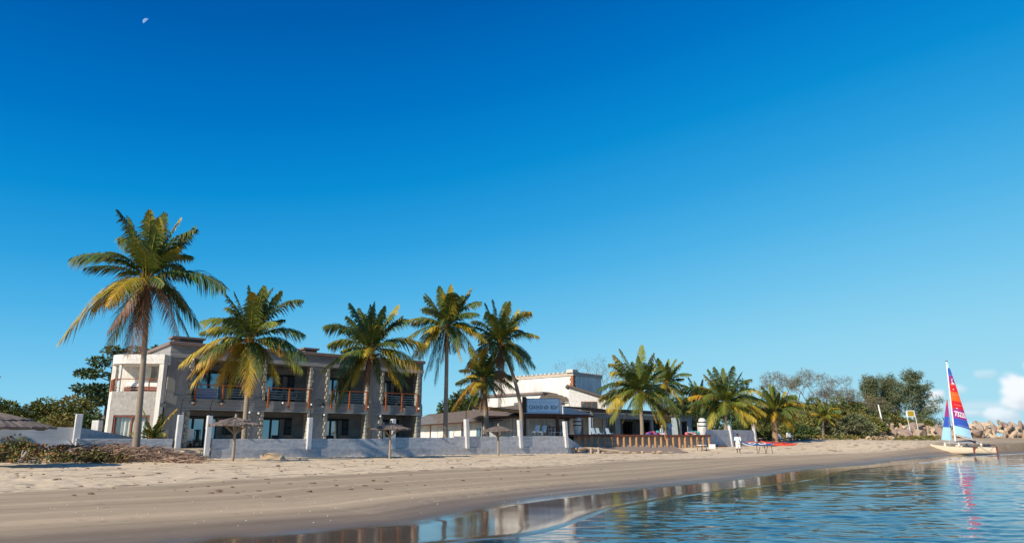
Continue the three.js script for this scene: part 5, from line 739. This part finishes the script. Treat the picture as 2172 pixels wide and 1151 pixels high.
// loungers and chairs under the terrace roof
const lounger = (px, D, turn, m, label) => { const g = thing('deck_chair', label, 'deck chair', [atX(px, D, 2.3), DECK - 0.03, -D], turn, 'deck chairs under the terrace roof'); g.scale.setScalar(0.75); part('seat', rbox(-0.28, 0.28, 0.34, 0.4, -0.3, 0.75, 0.02), m, g); const b = rbox(-0.28, 0.28, 0, 0.85, -0.03, 0.03, 0.02); b.rotateX(-0.42); b.translate(0, 0.36, -0.28); part('backrest', b, m, g); for (const a of [-1, 1]) for (const q of [-0.2, 0.65]) part('leg', rod(V(a * 0.25, 0, q), V(a * 0.25, 0.36, q), 0.025, 0.025, 5), m, g); };
const slat = M(0.42, 0.55, 0.66, 0.7), pale = M(0.72, 0.78, 0.82, 0.7);
[[1262, 78, 'first'], [1272, 78.5, 'second'], [1293, 80, 'third']].forEach(([px, D, n]) => lounger(px, D, 0.5, slat, `pale blue deck chair between the columns, ${n} from the left`));
[[1136, 64.5, 'leftmost'], [1151, 65, 'second from the left']].forEach(([px, D, n]) => lounger(px, D, -0.5, pale, `white deck chair under the name board, ${n}`)); lounger(1177, 66.5, -0.6, pale, 'white deck chair under the name board, third from the left'); lounger(1191, 67, -0.7, pale, 'white deck chair under the name board, nearest the last pillar');
for (const [px, D, n] of [[1171, 68, 'left'], [1188, 69, 'right']]) { const t = thing('wooden_table', `orange wooden table on the terrace, ${n} of two`, 'table', [atX(px, D, 2.4), DECK - 0.03, -D], 0.4, 'terrace tables'); part('tabletop', rbox(-0.7, 0.7, 0.72, 0.78, -0.4, 0.4, 0.02), mat.orange, t); for (const a of [-1, 1]) for (const b of [-1, 1]) part('leg', box(a * 0.6 - 0.035, a * 0.6 + 0.035, 0, 0.72, b * 0.32 - 0.035, b * 0.32 + 0.035), mat.orange, t); }
for (const [px, D, n] of [[1163, 66.5, 'left'], [1181, 67.5, 'middle'], [1196, 68, 'right']]) { const c = thing('wooden_chair', `dark wooden chair at the terrace tables, ${n} of three`, 'chair', [atX(px, D, 2.3), DECK - 0.03, -D], px * 0.2, 'wooden chairs at the terrace tables'); part('seat', rbox(-0.22, 0.22, 0.42, 0.47, -0.22, 0.22, 0.015), mat.brown, c); for (const a of [-1, 1]) for (const b of [-1, 1]) part('leg', box(a * 0.19 - 0.02, a * 0.19 + 0.02, 0, b < 0 ? 0.95 : 0.42, b * 0.19 - 0.02, b * 0.19 + 0.02), mat.brown, c); for (const y of [0.62, 0.78, 0.9]) part('back_slat', box(-0.17, 0.17, y, y + 0.05, -0.2, -0.18), mat.brown, c); }
// heaps of souvenir cloth on the deck edge
{
  const R = mulberry(933), cols = [[0.62, 0.09, 0.05], [0.06, 0.08, 0.30], [0.62, 0.16, 0.20], [0.20, 0.05, 0.24], [0.55, 0.50, 0.45], [0.04, 0.30, 0.33], [0.70, 0.22, 0.10]].map((c) => M(...c, 0.95)), names = ['red', 'navy', 'pink', 'purple', 'cream', 'teal', 'orange'];
  const pile = (px, D, w, n, where) => { const made = names.map(() => []); for (let k = 0; k < n; k++) { const c = Math.floor(R() * 7), g = rough(new THREE.IcosahedronGeometry(0.17, 2), 0.14, 5.5, 40 + k + px); g.scale(1.1 + R() * 0.5, 0.5 + R() * 0.35, 0.8); const q = (k / (n - 1) - 0.5) * w, m = part(numbered('cloth_bundle'), g, cols[c], scene); m.position.set(atX(px, D, 2) + q, DECK + 0.12 + (k % 3) * 0.12 * (1 - Math.abs(q) / w), -D - 0.3 - (k % 2) * 0.25); tag(m, `${names[c]} bundle of souvenir cloth ${where}`, 'cloth', `cloth bundles ${where}`); made[c].push(m); } made.forEach((l, c) => { if (l.length > 1) ordinal(l, (n) => `${names[c]} bundle of souvenir cloth ${where}, ${n} of its colour`); }); };
  pile(1392, 71.6, 1.5, 13, 'beside the seated person'); pile(1478, 73.2, 1.8, 16, 'before the right keg');
}
// rock ledge and beam washed out below the deck
{
  const R = mulberry(941), slabM = [M(0.30, 0.24, 0.19, 0.95), M(0.44, 0.34, 0.23, 0.95), M(0.20, 0.15, 0.12, 0.95)];
  const S = thing('stone_slab', 'weathered flat slab sloping from the deck to the sand', 'slab', [atX(1335, 66.2, 0.6), 0, -66.2], 0.14); { const g = rough(new THREE.BoxGeometry(8.6, 0.22, 3.4, 40, 2, 12), 0.16, 1.3, 945); g.rotateX(0.13); g.translate(0.9, 0.58, -0.6); part('slab', g, M(0.27, 0.21, 0.165, 0.95, { bumpMap: plasterBump, bumpScale: 0.04 }), S); }
  const Lg = thing('timber_beam', 'broken pale timber lying along the edge of the slab', 'timber', [atX(1208, 63, 0.7), 0.62, -63]); part('beam', rough(tube([V(0, 0.22, 0), V(2.0, 0.2, -0.3), V(4.2, -0.02, -0.7), V(6.2, -0.22, -1.0)], [0.13, 0.08], 8, 2), 0.1, 3, 947), slabM[1], Lg); for (const q of [0.35, 1.85, 2.5]) part('stub_post', rod(V(q, -0.3, 0.12), V(q + 0.02, 0.32, 0.08), 0.12, 0.1, 7), mat.barkPale, Lg);
  const ledge = [];
  for (let k = 0; k < 20; k++) { const px = 1204 + 230 * Math.pow(R(), 1.3), D = 62.6 + R() * 1.8 - (px - 1204) * 0.002, x = atX(px, D, 0.5), g = rough(mergeVertices(new THREE.IcosahedronGeometry(0.2, 1).deleteAttribute('normal').deleteAttribute('uv')), 0.2, 3.1, 950 + k); g.scale(1 + R() * 0.8, 0.7, 1); const m = part(numbered('ledge_rock'), toCreasedNormals(g, 0.6), slabM[k % 3], scene); m.position.set(x, groundAt(x, D) + 0.1 + 0.3 * (px < 1250 ? R() : 0), -D); tag(m, 'small brown rock lying under the broken timber', 'rock', 'rocks under the timber'); ledge.push(m); }
  ordinal(ledge, (n) => `small brown rock by the broken timber, ${n} from the left`);
  const x = atX(577, 43.4, 0.5), rk = part(numbered('beach_rock'), (() => { const g = rough(mergeVertices(new THREE.IcosahedronGeometry(0.45, 2).deleteAttribute('normal').deleteAttribute('uv')), 0.6, 2.3, 959); g.scale(1.6, 0.62, 0.8); return toCreasedNormals(g, 0.6); })(), slabM[1], scene); rk.position.set(x, groundAt(x, 43.4) + 0.08, -43.4); tag(rk, 'pale brown rock on the sand at the foot of the garden wall', 'rock');
  // shells and weed scattered over the beach
  const shell = [], weed = []; for (let k = 0; k < 200; k++) { const px = 100 + 1100 * R(), D = 13 + 12 * R(), xx = atX(px, D, 0.2), t = shoreDist(xx, D)[0]; if (t < 2.6 || t > 9) continue; const g = new THREE.IcosahedronGeometry(0.005 + 0.008 * R(), 0); g.scale(1.3, 0.6, 1); g.translate(xx, landHeight(xx, D, t) + 0.006, -D); shell.push(g); }
  const sh = part('shells', merge(shell), M(0.75, 0.72, 0.66, 0.7), scene); tag(sh, 'tiny white shells scattered on the damp sand', 'shells'); stuffOf(sh);
  for (let k = 0; k < 220; k++) { const px = -20 + 1300 * R(), D = 17 + 24 * R(), xx = atX(px, D, 0.3), [t] = shoreDist(xx, D); if (t < 7 || wallDist(xx, D) > -1) continue; const g = rough(new THREE.IcosahedronGeometry(0.02 + 0.045 * R() * R(), 1), 0.07, 14, k); g.scale(1.8, 0.55, 1.1); g.translate(xx, landHeight(xx, D, t) + 0.012, -D); weed.push(g); }
  const wd = part('beach_weed', merge(weed), M(0.17, 0.115, 0.075, 1), scene); tag(wd, 'small clumps of brown weed and litter strewn on the sand', 'seaweed'); stuffOf(wd);
}
// ---------- people ----------
function person(o) {                                             // one continuous body meshed from tapered limbs
  const res = 84, S = 1.05, mc = new MarchingCubes(res, new THREE.MeshBasicMaterial(), false, false, 120000); mc.isolation = 0;
  const { bones, color } = o, half = res / 2, f = mc.field;
  const seg = (p, [a, b, ra, rb]) => { const dx = b[0] - a[0], dy = b[1] - a[1], dz = b[2] - a[2], L = dx * dx + dy * dy + dz * dz, t = Math.max(0, Math.min(1, ((p[0] - a[0]) * dx + (p[1] - a[1]) * dy + (p[2] - a[2]) * dz) / (L || 1))); return Math.hypot(p[0] - a[0] - dx * t, p[1] - a[1] - dy * t, p[2] - a[2] - dz * t) - lerp(ra, rb, t); };
  for (let z = 0; z < res; z++) for (let y = 0; y < res; y++) for (let x = 0; x < res; x++) { const p = [(x - half) / half * S, (y - half) / half * S + 0.92, (z - half) / half * S]; let d = 1; for (const b of bones) { const e = seg(p, b), k = 0.035, h = Math.max(0, Math.min(1, 0.5 + 0.5 * (e - d) / k)); d = lerp(e, d, h) - k * h * (1 - h); } f[z * res * res + y * res + x] = -d; }
  mc.update(); const n = mc.count ?? mc.geometry.drawRange.count, P = [], C = [];
  for (let i = 0; i < n; i++) { const x = mc.positionArray[i * 3] * S, y = mc.positionArray[i * 3 + 1] * S + 0.92, z = mc.positionArray[i * 3 + 2] * S; P.push(x, y, z); C.push(...color(x, y, z)); }
  let g = new THREE.BufferGeometry(); g.setAttribute('position', new THREE.Float32BufferAttribute(P, 3)); g.setAttribute('color', new THREE.Float32BufferAttribute(C, 3)); g = mergeVertices(g, 1e-4); g.computeVertexNormals();
  const fingers = []; for (const [hx, hy, hz, s] of o.hands) for (let k = 0; k < 5; k++) { const q = k === 4 ? [hx + s * 0.035, hy + 0.03, hz + 0.05] : [hx + (k - 1.5) * 0.004, hy - 0.075 + Math.abs(k - 1.2) * 0.008, hz + (k - 1.5) * 0.019]; const r = rod(V(hx, hy, hz + (k - 1.5) * 0.014), V(...q), 0.01, 0.008, 5).toNonIndexed(); r.deleteAttribute('uv'); r.setAttribute('color', new THREE.Float32BufferAttribute(new Array(r.attributes.position.count * 3).fill(0).map((_, i) => o.skin[i % 3]), 3)); fingers.push(r); }
  g = mergeGeometries([g.toNonIndexed(), ...fingers]);
  const P2 = thing('person', o.label, 'person', o.at, o.turn); part('body', g, new THREE.MeshStandardMaterial({ vertexColors: true, roughness: 0.8 }), P2); return P2;
}
const skin = [0.075, 0.04, 0.026];
const head = (y, z = 0, x = 0) => [[[x, y, z], [x, y + 0.10, z], 0.085, 0.098], [[x, y - 0.04, z + 0.06], [x, y + 0.0, z + 0.07], 0.035, 0.03], [[x, y + 0.02, z + 0.098], [x, y + 0.045, z + 0.095], 0.016, 0.012], [[x - 0.095, y + 0.04, z], [x - 0.1, y + 0.06, z], 0.02, 0.018], [[x + 0.095, y + 0.04, z], [x + 0.1, y + 0.06, z], 0.02, 0.018], [[x, y - 0.18, z - 0.01], [x, y - 0.02, z], 0.062, 0.055]];
{
  const D = 67, x = atX(1566, D, 1.2), y = groundAt(x, D);
  person({ label: 'person in white shirt and shorts walking barefoot on the beach', skin, at: [x, y, -D], turn: Math.PI * 0.93, hands: [[-0.33, 0.80, 0.02, 1], [0.31, 0.80, 0.1, -1]],
    bones: [...head(1.60), [[0, 1.28, 0], [0, 1.42, -0.02], 0.16, 0.14], [[-0.12, 1.40, 0], [0.12, 1.40, 0], 0.10, 0.10], [[0, 0.95, 0], [0, 1.22, 0], 0.165, 0.165], [[-0.07, 0.93, 0], [0.07, 0.93, 0], 0.15, 0.15], [[-0.21, 1.40, 0], [-0.28, 1.10, -0.03], 0.085, 0.06], [[-0.28, 1.10, -0.03], [-0.33, 0.84, 0.03], 0.046, 0.034], [[-0.33, 0.84, 0.03], [-0.33, 0.77, 0.04], 0.036, 0.03], [[0.21, 1.40, 0], [0.27, 1.10, 0.0], 0.085, 0.06], [[0.27, 1.10, 0.0], [0.31, 0.84, 0.1], 0.046, 0.034], [[0.31, 0.84, 0.1], [0.31, 0.77, 0.12], 0.036, 0.03], [[-0.10, 0.9, 0], [-0.12, 0.48, 0.08], 0.12, 0.10], [[-0.12, 0.48, 0.08], [-0.12, 0.09, 0.02], 0.056, 0.036], [[-0.12, 0.05, 0.0], [-0.12, 0.03, 0.16], 0.042, 0.028], [[0.10, 0.9, 0], [0.12, 0.48, -0.04], 0.12, 0.10], [[0.12, 0.48, -0.04], [0.13, 0.1, -0.15], 0.056, 0.036], [[0.13, 0.06, -0.17], [0.13, 0.03, -0.02], 0.042, 0.028]],
    color: (x, y) => y > 1.66 ? [0.015, 0.012, 0.01] : y > 1.49 ? skin : y > 0.98 && (Math.abs(x) < 0.235 || y > 1.16) ? [0.66, 0.76, 0.82] : y > 0.46 && Math.abs(x) < 0.245 ? [0.80, 0.76, 0.70] : skin });
  const D2 = 82, x2 = atX(1421, D2, 2.6);
  person({ label: 'person in a pale blue shirt standing on the deck', skin, at: [x2, DECK - 0.04, -D2], turn: Math.PI * 1.05, hands: [[-0.2, 1.12, 0.22, 1], [0.2, 1.12, 0.22, -1]],
    bones: [...head(1.55), [[0, 1.25, 0], [0, 1.38, -0.02], 0.15, 0.13], [[-0.11, 1.36, 0], [0.11, 1.36, 0], 0.1, 0.1], [[0, 0.95, 0], [0, 1.2, 0], 0.155, 0.155], [[-0.2, 1.36, 0], [-0.28, 1.12, -0.02], 0.08, 0.058], [[-0.28, 1.12, -0.02], [-0.2, 1.13, 0.18], 0.045, 0.034], [[-0.2, 1.13, 0.18], [-0.2, 1.12, 0.22], 0.035, 0.03], [[0.2, 1.36, 0], [0.28, 1.12, -0.02], 0.08, 0.058], [[0.28, 1.12, -0.02], [0.2, 1.13, 0.18], 0.045, 0.034], [[0.2, 1.13, 0.18], [0.2, 1.12, 0.22], 0.035, 0.03], [[-0.06, 0.92, 0], [0.06, 0.92, 0], 0.14, 0.14], [[-0.1, 0.88, 0], [-0.12, 0.46, 0.02], 0.105, 0.08], [[-0.12, 0.46, 0.02], [-0.12, 0.12, 0], 0.085, 0.07], [[-0.12, 0.05, -0.02], [-0.12, 0.04, 0.15], 0.05, 0.036], [[0.1, 0.88, 0], [0.12, 0.46, 0.02], 0.105, 0.08], [[0.12, 0.46, 0.02], [0.12, 0.12, 0], 0.085, 0.07], [[0.12, 0.05, -0.02], [0.12, 0.04, 0.15], 0.05, 0.036]],
    color: (x, y, z) => y > 1.61 ? [0.015, 0.012, 0.01] : y > 1.45 ? skin : y > 0.95 ? (y < 1.2 && z > 0.17 ? skin : [0.56, 0.70, 0.80]) : y > 0.12 ? [0.50, 0.55, 0.68] : [0.03, 0.02, 0.02] });
  const D3 = 71, x3 = atX(1404, D3, 2.2);
  person({ label: 'person in a patterned shirt sitting on the deck edge with legs hanging', skin: [0.22, 0.12, 0.07], at: [x3, DECK - 0.78, -D3 + 0.15], turn: 0.75, hands: [[-0.16, 0.95, 0.3, 1], [0.18, 0.95, 0.3, -1]],
    bones: [...head(1.56, 0.02), [[0, 0.98, -0.02], [0, 1.36, -0.03], 0.16, 0.14], [[-0.12, 1.36, -0.03], [0.12, 1.36, -0.03], 0.1, 0.1], [[-0.08, 0.93, 0], [0.08, 0.93, 0], 0.15, 0.15], [[-0.21, 1.36, 0], [-0.27, 1.1, 0.05], 0.08, 0.058], [[-0.27, 1.1, 0.05], [-0.16, 0.98, 0.26], 0.046, 0.036], [[-0.16, 0.98, 0.26], [-0.16, 0.96, 0.3], 0.036, 0.03], [[0.21, 1.36, 0], [0.27, 1.1, 0.05], 0.08, 0.058], [[0.27, 1.1, 0.05], [0.18, 0.98, 0.26], 0.046, 0.036], [[0.18, 0.98, 0.26], [0.18, 0.96, 0.3], 0.036, 0.03], [[-0.1, 0.9, 0.02], [-0.13, 0.9, 0.42], 0.105, 0.078], [[-0.13, 0.9, 0.42], [-0.13, 0.45, 0.44], 0.066, 0.042], [[-0.13, 0.42, 0.43], [-0.13, 0.38, 0.58], 0.042, 0.03], [[0.1, 0.9, 0.02], [0.13, 0.9, 0.42], 0.105, 0.078], [[0.13, 0.9, 0.42], [0.13, 0.45, 0.46], 0.066, 0.042], [[0.13, 0.42, 0.45], [0.13, 0.38, 0.6], 0.042, 0.03]],
    color: (x, y, z) => y > 1.62 ? [0.30, 0.27, 0.22] : y > 1.46 ? [0.22, 0.12, 0.07] : y > 0.99 && z < 0.2 ? (hash2(Math.floor(x * 18), Math.floor(y * 18), 5) > 0.55 ? [0.62, 0.60, 0.52] : [0.28, 0.33, 0.26]) : y > 0.8 && z < 0.4 ? [0.40, 0.42, 0.55] : [0.42, 0.20, 0.11] });
}
for (const [px, D, n] of [[1656, 88, 'leftmost'], [1676, 90, 'rightmost']]) { const x = atX(px, D, 2), c = thing('garden_chair', `white garden chair in the shade of the palms, ${n}`, 'chair', [x, groundAt(x, D), -D], px * 0.3, 'white garden chairs'); part('seat', rbox(-0.3, 0.3, 0.4, 0.46, -0.3, 0.3, 0.02), mat.linen, c); part('backrest', rbox(-0.3, 0.3, 0.46, 1.0, -0.3, -0.24, 0.02), mat.linen, c); for (const a of [-1, 1]) for (const b of [-1, 1]) part('leg', rod(V(a * 0.26, 0, b * 0.26), V(a * 0.26, 0.4, b * 0.26), 0.03, 0.03, 5), mat.linen, c); for (const a of [-1, 1]) part('arm', rbox(a * 0.3 - 0.03, a * 0.3 + 0.03, 0.62, 0.67, -0.28, 0.28, 0.01), mat.linen, c); }

renderer.render(scene, camera);
